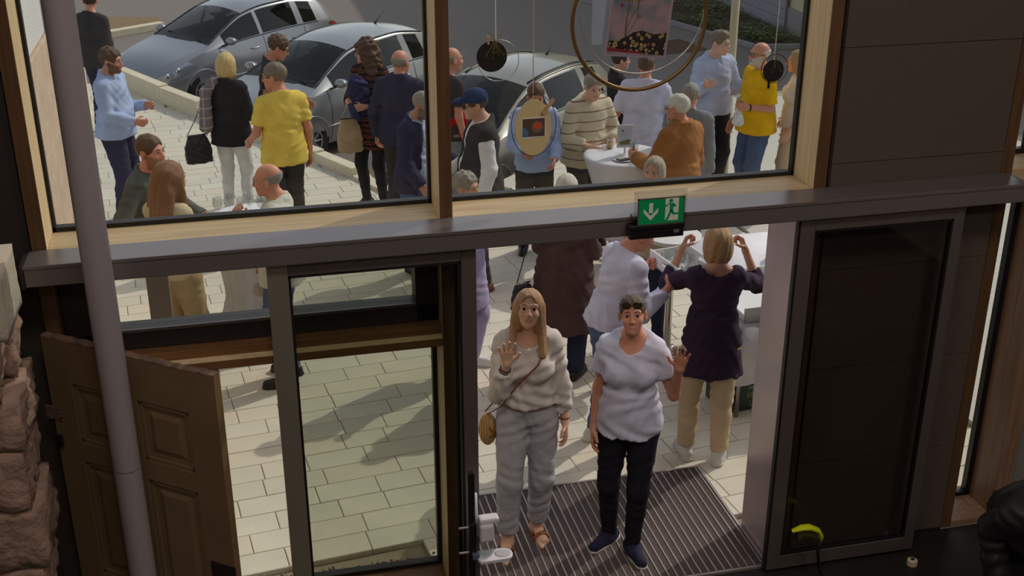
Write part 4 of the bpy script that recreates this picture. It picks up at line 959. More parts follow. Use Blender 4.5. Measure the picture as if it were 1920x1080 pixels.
        MB().tube([(q.x+.02, (q.y+.02)*s, q.z+.0), (q.x+.02, (q.y-.05)*s, q.z+.035)], .022, 8).build('mirror_stalk', M_TRIM, mm, True)
        MB().ell((q.x+.062, (q.y-.12)*s, q.z+.075), (.012, .085, .05), 14, 8).build('mirror_glass', M_CHROME, mm, True)
        MB().tube(mirror([surf(x, 2.0, .004) for x in np.linspace(1.0, 3.5+E_, 24)], s), .010, 6).build('roof_gutter', M_TRIM if not rails else paint, root, True)
        if rails: MB().tube(mirror([surf(x, 2.12, .03 if 2.0 < x < 3.4+E_ else .004) for x in np.linspace(1.9, 3.5+E_, 20)], s), .014, 8).build('roof_rail', M_TRIM, root, True)
        fl = surf(.12, .25, .004); MB().ell((fl.x, fl.y*s*.98, fl.z), (.02, .06, .045), 12, 6).build('fog_lamp', M_HEADL, root, True)
        for xw in (.76, 3.22+E_):
            yw = -(g('w', xw)*.985-.085)*s
            def flank(x, z):
                q_ = sec(max(x, .02)); zz = [v[1] for v in q_[2:2+len(LF)]]; return float(np.interp(z, zz, [v[0] for v in q_[2:2+len(LF)]]))
            am = MB(); ar = [(xw+.35*math.cos(a), -(flank(xw+.35*math.cos(a), .31+.35*math.sin(a))-.004)*s, .31+.35*math.sin(a)) for a in np.linspace(-.2, PI+.2, 26)]
            am.tube(ar, .016, 8); am.build('wheel_arch_lip', paint, root, True)
            MB().lathe([(.0, -.088), (.34, -.088), (.34, .06), (0, .06)], 28, (xw, yw, .31), 'Y', Matrix.Identity(3)).build('wheel_arch', M_TRIM, root) if s == 1 else MB().lathe([(.0, -.06), (.34, -.06), (.34, .088), (0, .088)], 28, (xw, yw, .31), 'Y').build('wheel_arch', M_TRIM, root)
            wl = MB().lathe([(.19, -.10), (.285, -.10), (.305, -.07), (.305, .07), (.285, .10), (.19, .10)], 30, (xw, yw-.005*s, .305), 'Y').build('wheel', M_TYRE, root, 'auto')
            rm = MB(); yo = yw-.098*s
            rm.tube([(xw+.185*math.cos(a), yo, .305+.185*math.sin(a)) for a in np.linspace(0, 2*PI, 25)[:-1]], .014, 6, closed=True)
            rm.lathe([(.0, -.012), (.05, -.012), (.05, .012), (0, .012)], 14, (xw, yo, .305), 'Y')
            for k in range(9):
                a = 2*PI*k/9; rm.tube([(xw+.03*math.cos(a), yo, .305+.03*math.sin(a)), (xw+.185*math.cos(a), yo, .305+.185*math.sin(a))], [.020, .012], 6)
            rm.build('rim', M_RIM, wl, 'auto'); MB().lathe([(0, -.0), (.19, 0), (.19, .002)], 20, (xw, yw-.085*s, .305), 'Y').build('brake_disc', M_TRIM, wl)
    gm = MB()
    for k in range(4): gm.box((-.006, -.36, .46+k*.03), (.03, .36, .478+k*.03))
    gm.box((-.002, -.40, .40), (.05, .40, .445)); gm.build('grille', M_TRIM, root); MB().lathe([(0, -.012), (.045, -.008), (.05, 0)], 18, (-.004, 0, .60), 'X').build('bonnet_badge', M_CHROME, root, True)
    box('number_plate', (-.018, -.26, .33), (-.006, .26, .44), mat('plate_white', rgb(220, 220, 214), .4), root)
    MB().tube([(x, 0, g('zt', x)+.001) for x in ()] or [surf(.95+.06*math.cos(t*1.5), 2.05+.9*0, .002) for t in (0, .1)], .004, 5).build('cowl_edge', M_TRIM, root)
    cw = MB()
    for i in range(13):
        y = -.66+1.32*i/12; cw.v += [(.955+.05*(y/.66)**2-.10*0, y, g('zt', .95)-.035*(abs(y)/.70)**2+.006), (1.02+.06*(y/.66)**2, y, g('zt', 1.02)-.035*(abs(y)/.70)**2+.004)]
    for i in range(12): cw.f.append([2*i, 2*i+1, 2*i+3, 2*i+2]); cw.mi.append(0)
    cw.build('wiper_cowl', M_TRIM, root)
    for y0, y1 in ((-.50, .02), (.04, .46)):
        MB().tube([(1.02, y0, g('zt', 1.02)+.0), (1.10, (y0+y1)/2, g('zt', 1.08)+.0), (1.10, y1, g('zt', 1.09)-.0)], .008, 6).build('wiper', M_TRIM, root, True)
    MB().tube([(3.05+E_, 0, g('zt', 3.05+E_)), (3.08+E_, 0, g('zt', 3.05+E_)+.03), (3.32+E_, 0, g('zt', 3.05+E_)+.20)], [.022, .010, .004], 8).build('antenna', M_TRIM, root, True)
    # what shows through the glass
    dm = MB(); dm.box((1.05, -.66, .78), (1.42, .66, .93)); dm.ell((1.30, -.34, .94), (.10, .17, .06)); dm.ell((1.30, .30, .93), (.12, .24, .04)); dm.build('dashboard', M_SEAT, root, bevel=.03)
    for y in (-.36, .36):
        sm = MB(); R_ = Matrix.Rotation(math.radians(-12), 3, 'Y'); sm.ell((1.95, y, .62), (.26, .24, .10), 14, 8); sm.ell((2.20, y, .92), (.09, .23, .34), 14, 10, R_); sm.ell((2.27, y, 1.28), (.06, .13, .10), 12, 8); sm.build('seat', M_SEAT, root, True)
    sm = MB(); sm.ell((2.85, 0, .60), (.28, .60, .12), 16, 8); sm.ell((3.12, 0, .90), (.10, .60, .30), 16, 8); sm.build('rear_bench', M_SEAT, root, True)
    R_ = Matrix.Rotation(math.radians(62), 3, 'Y'); MB().tube([Vector((1.50, -.36, .92))+R_ @ Vector((.18*math.cos(a), .18*math.sin(a), 0)) for a in np.linspace(0, 2*PI, 21)[:-1]], .016, 6, closed=True).tube([(1.42, -.36, .88), (1.50, -.36, .92)], .05, 8).build('steering_wheel', M_TRIM, root, True)
    MB().ell((1.74, 0, 1.30), (.015, .12, .035), 12, 6).build('inner_mirror', M_TRIM, root, True); box('floor_pan', (.9, -.70, .22), (3.5, .70, .36), M_TRIM, root)
    return root
def cpaint(nm, c, metal=.55): return mat(nm, c, .30, metal=metal, coat=.6)
car('silver blue hatchback parked farthest left, bonnet towards the kerb', (-1.574, 19.69), .671, cpaint('silver_blue_paint', rgb(156, 158, 166)))
car('pale silver small hatchback behind the woman with the patterned dress', (-.134, 16.39), .707, cpaint('pale_silver_paint', rgb(158, 160, 162)))
car('warm silver car with roof rails right of the wooden mullion', (1.86, 13.67), .706, cpaint('warm_silver_paint', rgb(150, 147, 138)), 1.0, 0, True)

# ------------------------------------------------------------------ people on the forecourt
F_SLATE = fabric('grey_green_cloth', rgb(92, 96, 92)); F_CRIM = fabric('crimson_cloth', rgb(176, 32, 52)); F_LGREY = fabric('light_grey_knit', rgb(206, 204, 196), scale=50); F_SUEDE = mat('brown_suede', rgb(158, 102, 48), .85, bump=.2, bscale=30, vary=.25, vscale=5)
F_PURPLE = fabric('aubergine_jersey', rgb(62, 46, 66)); F_LILAC = fabric('lilac_cloth', rgb(176, 166, 204)); F_COATB = fabric('brown_crinkled_cloth', rgb(88, 66, 64), bump=.5, scale=20); F_PUFF = mat('black_padded_cloth', rgb(30, 26, 30), .55, bump=.2, bscale=8)
F_CHINO = fabric('sand_chinos', rgb(206, 182, 150)); F_STRIPE = banded('striped_cream_knit', [rgb(218, 204, 176), rgb(128, 104, 84), rgb(218, 204, 176)], 'Z', 3.4, stops=[0, .80, .90])
F_PALEV = fabric('pale_lilac_white', rgb(208, 206, 228)); F_SHIRTB = fabric('pale_blue_shirt', rgb(186, 196, 226)); F_SAND = fabric('washed_sand', rgb(198, 182, 152)); F_CREAMW = fabric('cream_linen', rgb(206, 196, 190))
F_DRESS = banded('patterned_dress', [rgb(40, 32, 44), rgb(150, 72, 34), rgb(36, 30, 46), rgb(176, 98, 52), rgb(40, 32, 44)], 'Z', 5.2, 2.4, stops=[0, .48, .60, .80, .88], dscale=3.0)
SH_B = dict(m=L_BLACK); SH_W = dict(m=L_WHITE, sole=SOLE_W); SH_BR = dict(m=L_BROWN, sole=SOLE_B)
def hp(px, py, h): return at(px, py, h)[:2]
DOWN = ((.16, .06, -1), (.06, -.24, -1)); FWDH = ((.20, -.22, -1), (-.35, -1, -.05), 'grip')
def TR(m, **k): d = dict(m=m); d.update(k); return d
people = {}
def P(k, label, top, face, **o): people[k] = person(label, hp(top[0], top[1], o.get('hz', o['h'])), face, o)

P('p1', 'man in a dark sweater at the far end of the forecourt, seen from behind', (165, -18, 1.8), 155, h=1.8, girth=1.1, hair='short', hairm=H_DARK, head=(35, 0, 0), skin=SK_RED, tops=[TR(F_DGREY, hem=.84)], bottom=TR(F_NAVY), shoes=SH_B)
P('p2', 'bearded man in a light blue shirt standing right behind the grey column', (197, 88, 1.8), 82, h=1.8, girth=1.08, belly=.3, hair='curly', hairm=H_BROWN, beard=1, beardm=hairmat('short_beard', rgb(128, 86, 64)), head=(0, 6, 0), skin=SK_RED, tops=[TR(F_LBLUE, hem=.88, neck='collar', t=.026, amp=.006)], bottom=TR(F_NAVY, t=.028), shoes=SH_B, arms=dict(R=((.12, -.15, -1), (-.35, -1, -.25), 'grip'), L=((.15, -.1, -1), (-.25, -1, .12), 'grip')))
P('p3', 'brown-haired man in a grey-green jacket over a crimson shirt', (272, 255, 1.8), 68, h=1.74, hscale=1.08, hair='short', hairm=H_BROWN, beard=1, beardm=hairmat('stubble', rgb(168, 120, 92)), skin=SK_RED, tops=[TR(F_CRIM, t=.016, hem=.90), TR(F_SLATE, t=.030, hem=.84, open=(.06, .10), name='jacket', label='open grey-green jacket')], bottom=TR(F_KHAKI), shoes=SH_BR, arms=dict(R=((.55, .15, -.9), (.15, -.6, -1)), L=((.2, -.3, -1), (-.2, -1, -.2))))
P('p4', 'woman with long brown hair seen from behind, in khaki trousers', (306, 313, 1.68), 158, h=1.70, fem=1, hscale=1.22, hair='long', hairm=hairmat('long_brown', rgb(132, 94, 62)), head=(-15, 5, 0), tops=[TR(F_SAND, sleeve=.3, hem=.90)], bottom=TR(F_KHAKI, t=.03), shoes=SH_B, arms=dict(R=((.2, -.1, -1), (-.1, -.8, -.6)), L=((.3, -.3, -1), (0, -1, .05), 'grip')))
P('p5', 'blonde woman with a bob in a black top and white trousers', (420, 103, 1.68), 172, h=1.68, fem=1, girth=1.06, hscale=1.14, hair='bob', hairm=H_BLOND, tops=[TR(F_BLACK, hem=.80, t=.028, hw=.19)], bottom=TR(F_WHITE, t=.012, t1=.014), shoes=SH_W, arms=dict(R=((.2, -.1, -1), (-.15, -.9, -.2), 'grip'), L=((.22, -.05, -1), (.1, -.5, -.8))))
P('p6', 'man with brown curls and glasses in a dark grey T-shirt', (500, 62, 1.8), 92, h=1.8, hair='curly', hairm=H_BROWN, glasses=1, head=(8, 22, 0), lean=4, skin=SK_RED, tops=[TR(F_DGREY, sleeve=.32, hem=.86)], bottom=TR(F_BLACK), shoes=SH_B, arms=dict(R=DOWN, L=((.15, -.2, -1), (-.1, -1, -.4))))
P('p7', 'man in a pale yellow polo shirt with his back to the window', (520, 120, 1.78), -150, h=1.78, hscale=1.08, girth=1.1, hair='short', hairm=H_GBROWN, glasses=1, head=(48, 4, 0), skin=SK_RED, tops=[TR(F_YELLOW, sleeve=.36, hem=.82, t=.026, hw=.19, neck='collar', amp=.006)], bottom=TR(F_DGREY), shoes=SH_B, arms=dict(L=((.24, -.1, -1), (.05, -.8, -.5), 'grip'), R=((.22, .12, -1), (.06, -.15, -1))))
P('p8', 'bald man in a light grey sweater and jeans touching his chin', (510, 305, 1.74), -92, h=1.74, girth=1.05, hair='bald', hairm=H_GREY, glasses=1, glm=M_CHROMEG, head=(0, 6, 0), skin=SK_RED, tops=[TR(F_LGREY, hem=.84, t=.026, neck='collar')], bottom=TR(F_JEANS), shoes=SH_B, arms=dict(L=((.25, -.5, -1), (-.1, -.35, 1), 'fist'), R=((.14, -.1, -1), (.0, -.55, -.9), 'grip')))
P('p9', 'woman with long dark curls and glasses in a patterned dress', (690, 70, 1.72), -28, h=1.82, hscale=.95, fem=1, hair='longcurl', hairm=H_AUBURN, glasses=1, head=(-42, 2, 0), tops=[TR(F_DRESS, hem=.66, t=.024, hw=.20, sleeve=.9)], bottom=TR(F_BLACK, t=.008, t1=.008), shoes=SH_B, arms=dict(R=((.3, -.1, -1), (-.5, -.9, .1), 'grip'), L=((.25, -.2, -1), (-.6, -1, .0), 'grip')))
P('p10', 'bald man in a navy sweater seen from behind, beside the mullion', (747, 93, 1.8), 165, h=1.8, girth=1.1, hair='bald', hairm=H_GREY, skin=SK_RED, head=(-12, 0, 0), tops=[TR(F_NAVY, hem=.84, t=.028, neck='high')], bottom=TR(F_DGREY), shoes=SH_B, arms=dict(R=((.16, .0, -1), (-.2, -.8, -.4)), L=((.3, .06, -1), (.06, -.3, -1))))
P('p11', 'balding man with a grey beard, dark jacket and light shirt', (773, 165, 1.78), 62, h=1.74, hair='thin', hairm=H_GREY, beard=1, beardm=H_GBROWN, head=(5, 14, 0), skin=SK_TAN, lean=6, tops=[TR(F_SHIRTB, t=.018, hem=.86, neck='collar'), TR(F_NAVY, t=.034, hem=.82, open=(.05, .13), name='jacket', label='open dark navy jacket')], bottom=TR(F_JEANS), shoes=dict(m=F_DGREY, sole=SOLE_W), arms=dict(L=((.16, -.3, -1), (-.1, -1, -.1)), R=((.16, -.1, -1), (0, -.7, -.6))))
P('p12', 'shaven-headed man in a grey T-shirt half hidden by the mullion', (842, 88, 1.8), 120, h=1.8, hair='bald', hairm=H_GREY, skin=SK_RED, tops=[TR(F_DGREY, sleeve=.33, hem=.86)], bottom=TR(F_LJEANS), shoes=SH_B, arms=dict(R=DOWN, L=((.2, -.1, -1), (0, -.6, -.8))))
P('p13', 'man with a navy baseball cap and sunglasses in a dark waistcoat', (900, 165, 1.8), -78, h=1.83, girth=1.06, belly=.3, hair='short', hairm=H_BROWN, glasses='sun', cap=fabric('navy_cap_cloth', rgb(48, 62, 98)), head=(0, 8, 0), tops=[TR(F_WHITE, t=.022, hem=.84, neck='collar'), TR(F_DGREY, t=.038, hem=.84, sleeve=0, open=(.04, .06), name='waistcoat', label='dark quilted waistcoat')], bottom=TR(F_DGREY, t=.028), shoes=SH_BR, arms=dict(L=((.16, .1, -1), (.04, -.3, -1)), R=((.16, -.1, -1), (-.1, -.8, -.4), 'grip')))
P('p14', 'man with short brown hair in a pale blue shirt behind the oval card', (1003, 150, 1.75), 8, h=1.68, hair='short', hairm=H_BROWN, skin=SK_RED, head=(0, 18, 0), tops=[TR(F_LBLUE, hem=.86, neck='collar')], bottom=TR(F_DGREY), shoes=SH_B, arms=dict(R=FWDH, L=((.16, -.2, -1), (-.3, -1, -.4))))
P('p15', 'grey-haired man in a striped cream sweater leaning on the white table', (1101, 135, 1.8), 30, h=1.74, hz=1.71, girth=1.12, belly=.4, hair='short', hairm=H_GREY, skin=SK_FAIR, head=(-10, 10, 0), lean=8, mouth=1, tops=[TR(F_STRIPE, hem=.84, t=.03, sleeve=.86, hw=.19)], bottom=TR(F_DGREY), shoes=SH_B, arms=dict(R=((.35, -.3, -1), (-.75, -1, -.15), 'grip'), L=((.35, -.3, -1), (-.75, -1, -.1), 'grip')))
P('p16', 'person in black standing behind the hanging picture', (1160, 92, 1.7), 100, h=1.60, fem=1, hair='short', hairm=H_DARK, tops=[TR(F_BLACK, hem=.84)], bottom=TR(F_BLACK), shoes=SH_B, arms=dict(L=FWDH, R=DOWN))
P('p17', 'brown-haired man in a white T-shirt with his back turned', (1212, 100, 1.76), 172, h=1.76, girth=1.12, hair='short', hairm=H_BROWN, skin=SK_RED, tops=[TR(F_PALEV, sleeve=.42, hem=.84, t=.028, hw=.19, amp=.006)], bottom=TR(F_DJEANS), shoes=SH_B, arms=dict(L=((.35, -.1, -1), (-.1, -.9, -.1), 'grip'), R=((.3, -.1, -1), (.0, -.7, -.4))))
P('p18', 'white-haired man in a brown suede jacket with a lowered face mask', (1280, 176, 1.76), -138, h=1.76, girth=1.1, hair='short', hairm=H_WHITE, glasses=1, skin=SK_RED, head=(12, 5, 0), tops=[TR(F_LGREY, t=.02, hem=.9), TR(F_SUEDE, t=.034, hem=.80, hw=.20, neck='high', open=(.03, .05), name='jacket', label='brown suede jacket')], bottom=TR(F_DGREY), shoes=SH_B, arms=dict(L=((.3, -.3, -1), (-.2, -1, .1), 'grip'), R=((.16, .0, -1), (0, -.4, -.9))))
P('p19', 'grey-haired man in a grey jacket behind the suede jacket', (1296, 155, 1.76), 160, h=1.68, hair='thin', hairm=H_GREY, skin=SK_RED, tops=[TR(fabric('mid_grey_cloth', rgb(132, 134, 138)), hem=.82, t=.03)], bottom=TR(F_DGREY), shoes=SH_B)
P('p20', 'man in a pale blue shirt gesturing and holding out a glass', (1345, 55, 1.82), 28, h=1.82, girth=1.06, hair='swept', hairm=H_GBROWN, glasses=1, glm=M_CHROMEG, skin=SK_FAIR, head=(22, 4, 0), mouth=1, tops=[TR(F_SHIRTB, hem=.90, t=.028, neck='collar', amp=.006)], bottom=TR(F_BLACK, t=.03), shoes=SH_B, arms=dict(R=((.45, -.25, -1), (.05, -.9, .5), 'wave', (-.3, -.6, .8)), L=((.28, -.15, -1), (.30, -.85, .42), 'grip')))
P('p21', 'bald man in a bright yellow T-shirt and jeans with a wine glass', (1430, 78, 1.78), -70, h=1.78, girth=1.1, belly=.5, hair='bald', hairm=H_WHITE, glasses=1, beard=1, beardm=H_WHITE, skin=SK_RED, head=(0, -4, 0), tops=[TR(F_GOLD, sleeve=.42, hem=.84, t=.026, hw=.19)], bottom=TR(F_JEANS, t=.026), shoes=SH_B, arms=dict(L=((.16, .05, -1), (-.15, -1, .12), 'grip'), R=((.12, -.05, -1), (-.1, -.5, -.7))))
P('p22', 'person in a white top and beige trousers cut off by the right jamb', (1503, 92, 1.7), -100, h=1.7, fem=1, hair='bob', hairm=H_DBLOND, tops=[TR(F_WHITE, sleeve=.3, hem=.92)], bottom=TR(F_CHINO, t=.03), shoes=SH_W, arms=dict(L=((.5, .15, -1), (.0, -.5, -1)), R=((.45, .3, -1), (-.2, -.5, -.6))))
P('p23', 'person with grey blond hair in dark jeans beside the chrome table leg', (1230, 290, 1.64), -25, h=1.60, fem=1, hair='bob', hairm=hairmat('ash_blond', rgb(176, 162, 140)), tops=[TR(F_CREAM, hem=.86, t=.024)], bottom=TR(F_DJEANS, t=.02, t1=.02), shoes=SH_B, arms=dict(R=FWDH, L=((.2, -.1, -1), (0, -.8, -.5))))
P('p24', 'grey-haired woman in lilac half hidden behind the lower mullion', (868, 320, 1.62), 60, h=1.62, fem=1, hair='curly', hairm=H_GREY, tops=[TR(F_LILAC, hem=.60, t=.03, hw=.21)], bottom=TR(F_LILAC, t=.03), shoes=SH_W, arms=dict(L=((.2, -.5, -.6), (-.1, -.5, 1), 'fist'), R=DOWN))
P('p25', 'white-haired woman in a long brown crinkled tunic seen from behind', (1062, 325, 1.64), 165, h=1.64, fem=1, girth=1.12, hair='bob', hairm=H_WHITE, tops=[TR(F_COATB, hem=.48, t=.035, hw=.25, amp=.009)], bottom=TR(F_DJEANS, t=.03, t1=.035), shoes=SH_B, arms=dict(R=((.2, -.1, -1), (0, -.8, -.3)), L=((.2, -.1, -1), (0, -.8, -.3))))
P('p28', 'short-haired woman in an aubergine jersey taking a photo', (1350, 428, 1.66), 176, h=1.66, fem=1, near=1, hscale=1.08, hair='bob', hairm=H_DBLOND, skin=SK_MED, head=(0, 4, 0), tops=[TR(F_PURPLE, hem=.70, t=.024, hw=.205, neck='boat', sleeve=.72, amp=.006)], bottom=TR(F_CHINO, t=.022, t1=.026, upto=.93), shoes=SH_W, legs=((.13, .0), (.10, .06)), arms=dict(R=((.50, -.62, -.42), (-.42, -.40, 1.0), 'grip'), L=((.50, -.62, -.42), (-.42, -.40, 1.0), 'grip')))
P('p29', 'man in a white shirt and jeans holding a white tray of glasses', (1154, 430, 1.66), 112, h=1.70, hz=1.59, near=1, hair='short', hairm=H_GBROWN, skin=SK_RED, head=(-4, 18, 0), lean=14, mouth=1, tops=[TR(F_PALEV, hem=.94, t=.026, neck='collar', amp=.007, sleeve=.92)], bottom=TR(F_JEANS, t=.018, t1=.016), shoes=SH_W, arms=dict(L=((.25, -.30, -1), (-.25, -.75, .75), 'grip'), R=((.22, -.30, -1), (-.15, -.75, .75), 'grip')), legs=((.11, .06), (.11, -.05)))
P('w1', 'long-haired blonde woman in a cropped white blouse waving at the camera', (990, 543, 1.66), 4, h=1.66, fem=1, near=1, browm=H_BROWN, hair='long', hairm=H_DBLOND, skin=SK_FAIR, head=(-4, -20, 3), smile=1, girth=.92, tops=[TR(F_CREAMW, hem=1.02, t=.026, neck='scoop', amp=.007, sleeve=.86, hw=.165)], bottom=TR(fabric('pale_grey_denim', rgb(176, 174, 180), scale=40), t=.018, t1=.030, upto=.80, waist=1.00), legs=((.07, .06), (.13, -.10)), barefoot=1, toes=16, arms=dict(R=((.16, -.52, -1), (-.22, -.40, 1.1), 'wave', (.0, -1, .22), (.04, -.25, 1)), L=((.22, .06, -1), (.10, -.18, -1), 'rest')))
P('w2', 'woman with sunglasses on her head in a white T-shirt, waving', (1190, 553, 1.66), -12, h=1.66, fem=1, near=1, hair='bun', hairm=H_BROWN, skin=SK_RED, head=(6, -16, -4), smile=1, glasses='up', tops=[TR(F_PALEV, sleeve=.30, hem=.86, t=.022, neck='scoop', amp=.006, flare=.01)], bottom=TR(fabric('black_denim', rgb(32, 30, 40)), t=.012, t1=.012), shoes=dict(m=fabric('navy_sport_mesh', rgb(44, 44, 68), scale=80), sole=SOLE_W), legs=((.06, -.06), (.10, .04)), toes=30, arms=dict(L=((.42, -.10, -1), (.12, -.45, 1), 'wave', (.0, -1, .25), (.12, -.25, 1)), R=DOWN))
P('p31', 'dark-haired person in a black padded jacket bending down inside, bottom right corner', (1962, 962, 1.0), -22, h=1.66, hz=1.02, fem=1, near=0, hair='long', hairm=H_BLACK, head=(0, 12, 0), lean=58, girth=1.1, tops=[TR(F_PUFF, hem=.78, t=.045, hw=.21, neck='high', amp=.008)], bottom=TR(F_BLACK), shoes=SH_B, arms=dict(R=((.3, -.3, -1), (-.2, -.9, -.2)), L=((.3, -.3, -1), (-.2, -.9, -.2))))

# ------------------------------------------------------------------ door mat, threshold
st(box('trim_8', (-.97, 5.40, -.10), (4.44, 5.722, -.001), M_CONC))
M_MAT = mat('dark_ribbed_mat', rgb(92, 78, 74), .95, bump=.8, bscale=130, vary=.2, vscale=90); M_STRIP = mat('mat_aluminium', rgb(170, 160, 156), .4, metal=.6)
mt = empty('door_mat', (1.07, 5.30, 0)); tag(mt, 'dark entrance mat with thin aluminium strips in the open doorway', 'mat')
mw, ml = 1.72, 1.10
box('mat_base', (0, 0, 0), (mw, ml, .011), M_MAT, mt); sme = None
for i in range(36):
    x = .02+i*(mw-.04)/35
    if sme is None: o = MB().box((-.0045, .01, .006), (.0045, ml-.01, .0155)).build('aluminium_strip', M_STRIP, mt); sme = o.data; o.location = (x, 0, 0)
    else: o = link('aluminium_strip', sme, None, mt); o.location = (x, 0, 0)
for a, b in (((-.012, -.012, 0), (mw+.012, .004, .016)), ((-.012, ml-.004, 0), (mw+.012, ml+.012, .016)), ((-.012, 0, 0), (.004, ml, .016)), ((mw-.004, 0, 0), (mw+.012, ml, .016))): box('mat_edge', a, b, M_STRIP, mt)
ps = MB()
for i in range(520):
    c = (rng.uniform(-.88, .98), rng.uniform(5.735, 5.885), rng.uniform(-.02, .004)); r = rng.uniform(.006, .014); k = len(ps.v)
    q = rng.uniform(.7, 1.2, 6)*r
    ps.add([(c[0]+q[0], c[1], c[2]), (c[0], c[1]+q[1], c[2]), (c[0]-q[2], c[1], c[2]), (c[0], c[1]-q[3], c[2]), (c[0], c[1], c[2]+q[4]*.8), (c[0], c[1], c[2]-q[5])], [(0, 1, 4), (1, 2, 4), (2, 3, 4), (3, 0, 4), (1, 0, 5), (2, 1, 5), (3, 2, 5), (0, 3, 5)])
o = ps.build('pebbles', mat('grey_pebble', rgb(120, 112, 102), .9, vary=.3, vscale=60), fp, True); tag(o, kind='stuff')
ds = MB().lathe([(.032, 0), (.030, .03), (.02, .036), (0, .036)], 18).build('door_stop', mat('cream_rubber', rgb(206, 186, 160), .6), None, 'auto', loc=(3.634, 5.12, 0)); tag(ds, 'small pale round door stop on the dark floor', 'door stop')
MB().lathe([(.013, .036), (.010, .040), (0, .040)], 12).build('screw_cap', M_BLACK, ds)
# neon clips on a black strap in front of the right leaf
M_NEON = mat('neon_yellow_plastic', rgb(214, 226, 20), .4); sp_ = empty('carrying_strap', (2.90, 5.13, -.02)); sp_.scale = (1.25, 1.25, 1.25); tag(sp_, 'black strap with neon yellow handles at the foot of the right door', 'strap')
mb = MB(); mb.tube([(-.05, .0, .30), (-.01, -.01, .318), (.03, -.01, .315), (.07, -.012, .295), (.09, -.012, .262), (.092, -.012, .24)], [.012, .021, .023, .022, .019, .012], 10, flat=.55); mb.build('handle', M_NEON, sp_, 'auto')
MB().tube([(.088, -.012, .25), (.085, -.012, .17), (.10, -.015, .08), (.13, -.03, .012), (.20, -.06, .012)], .014, 8, flat=.4).build('strap', M_BLACK, sp_, True)
MB().tube([(.13, -.06, .02), (.16, -.085, .035), (.21, -.085, .035), (.24, -.06, .02)], [.010, .018, .018, .010], 10).build('handle', M_NEON, sp_, 'auto')

# ------------------------------------------------------------------ exit sign and sensor on the beam
M_GREENS = mat('safety_green', rgb(0, 152, 84), .4); M_PICTO = mat('pictogram_white', rgb(216, 214, 206), .5); M_ACR = glass('acrylic', (.90, .90, .90, 1), .06)
es = empty('exit_sign', (1.955, 5.145, 2.26)); tag(es, 'green emergency exit sign with arrow and running figure on a clear plate', 'sign')
box('acrylic_plate', (-.135, 0, 0), (.132, .006, .19), M_ACR, es); box('bracket', (-.135, .006, .045), (.132, .055, .06), M_LEAF, es); box('bottom_edge', (-.135, -.004, -.006), (.132, .008, .003), M_STRIP, es)
for a, b in (((-.118, -.004, .012), (.122, .002, .018)), ((-.118, -.004, .144), (.122, .002, .150)), ((-.118, -.004, .012), (-.112, .002, .15)), ((.116, -.004, .012), (.122, .002, .15))): box('frame_bar', a, b, M_LEAF, es)
gp = box('green_panel', (-.112, -.003, .018), (.116, .0, .144), M_GREENS, es); FR = lambda u, v, d: (u, d, v)
def picto(nm, polys):
    m_ = MB()
    for p_ in polys: m_.prism(p_, -.0045, -.002, FR)
    m_.build(nm, M_PICTO, gp)
picto('arrow', [[(-.061, .125), (-.041, .125), (-.041, .075), (-.061, .075)], [(-.051, .036), (-.014, .078), (-.014, .098), (-.051, .060)], [(-.051, .036), (-.051, .060), (-.088, .098), (-.088, .078)]])
picto('doorway', [[(.022, .030), (.090, .030), (.090, .144), (.022, .144)]])
rm = MB()
for p_ in ([(.050+.010*math.cos(a), .132+.009*math.sin(a)) for a in np.linspace(0, 2*PI, 13)[:-1]], [(.044, .120), (.066, .118), (.060, .078), (.045, .082)], [(.044, .119), (.028, .104), (.020, .106), (.020, .112), (.030, .112), (.046, .126)], [(.064, .119), (.078, .104), (.074, .098), (.060, .108)], [(.047, .086), (.030, .040), (.038, .036), (.058, .080)], [(.050, .080), (.060, .060), (.092, .060), (.094, .068), (.068, .069), (.062, .084)], [(.030, .044), (.022, .030), (.030, .030), (.038, .038)]): rm.prism(p_, -.0065, -.0045, FR)
rm.build('running_figure', M_GREENS, gp)
sn = empty('door_sensor', (1.94, 5.14, 2.202)); tag(sn, 'black door sensor box under the exit sign on the grey beam', 'sensor')
box('sensor_housing', (-.14, .0, 0), (.14, .058, .072), M_BLACK, sn, bevel=.006); box('sensor_lip', (-.142, -.006, .050), (.142, .03, .074), M_BLACK, sn, bevel=.004)
lm = MB()
for p_ in ([(.088, .022), (.112, .022), (.112, .026), (.088, .026)], [(.088, .028), (.112, .028), (.115, .042), (.108, .034), (.104, .042), (.100, .034), (.096, .042), (.092, .034), (.085, .042)]): lm.prism(p_, -.0012, .001, FR)
lm.build('crown_mark', mat('grey_print', rgb(120, 116, 112), .6), sn)

# ------------------------------------------------------------------ hand sanitiser stand by the leaf
M_WHP = mat('white_plastic', rgb(214, 212, 220), .4); M_CLR = glass('clear_bottle', (.86, .88, .86, 1), .07)
hx = empty('sanitiser_stand', (.99, 5.10, 0)); tag(hx, 'white hand sanitiser dispenser with drip tray on a slim black post', 'dispenser')
box('base_plate', (-.15, -.15, 0), (.15, .12, .012), M_BLACK, hx, bevel=.003); box('post', (-.018, -.004, .012), (.018, .036, 1.02), M_BLACK, hx, bevel=.003); box('holder', (-.014, -.022, .525), (.022, -.004, .725), M_BLACK, hx, bevel=.002)
for z in (.55, .705): MB().lathe([(.007, -.05), (.007, 0)], 10, (-.02, -.01, z), 'X').build('knob', M_STRIP, hx)
dm_ = MB().box((.030, -.075, .64), (.105, .02, .74)).build('dispenser_body', M_WHP, hx, bevel=.012)
MB().box((.030, -.06, .735), (.135, .0, .772)).build('pump_head', M_WHP, hx, bevel=.012); MB().tube([(.028, .0, .64), (.024, .02, .78), (.024, .03, .88)], .008, 8, flat=1.6).build('lever_arm', M_WHP, hx, True)
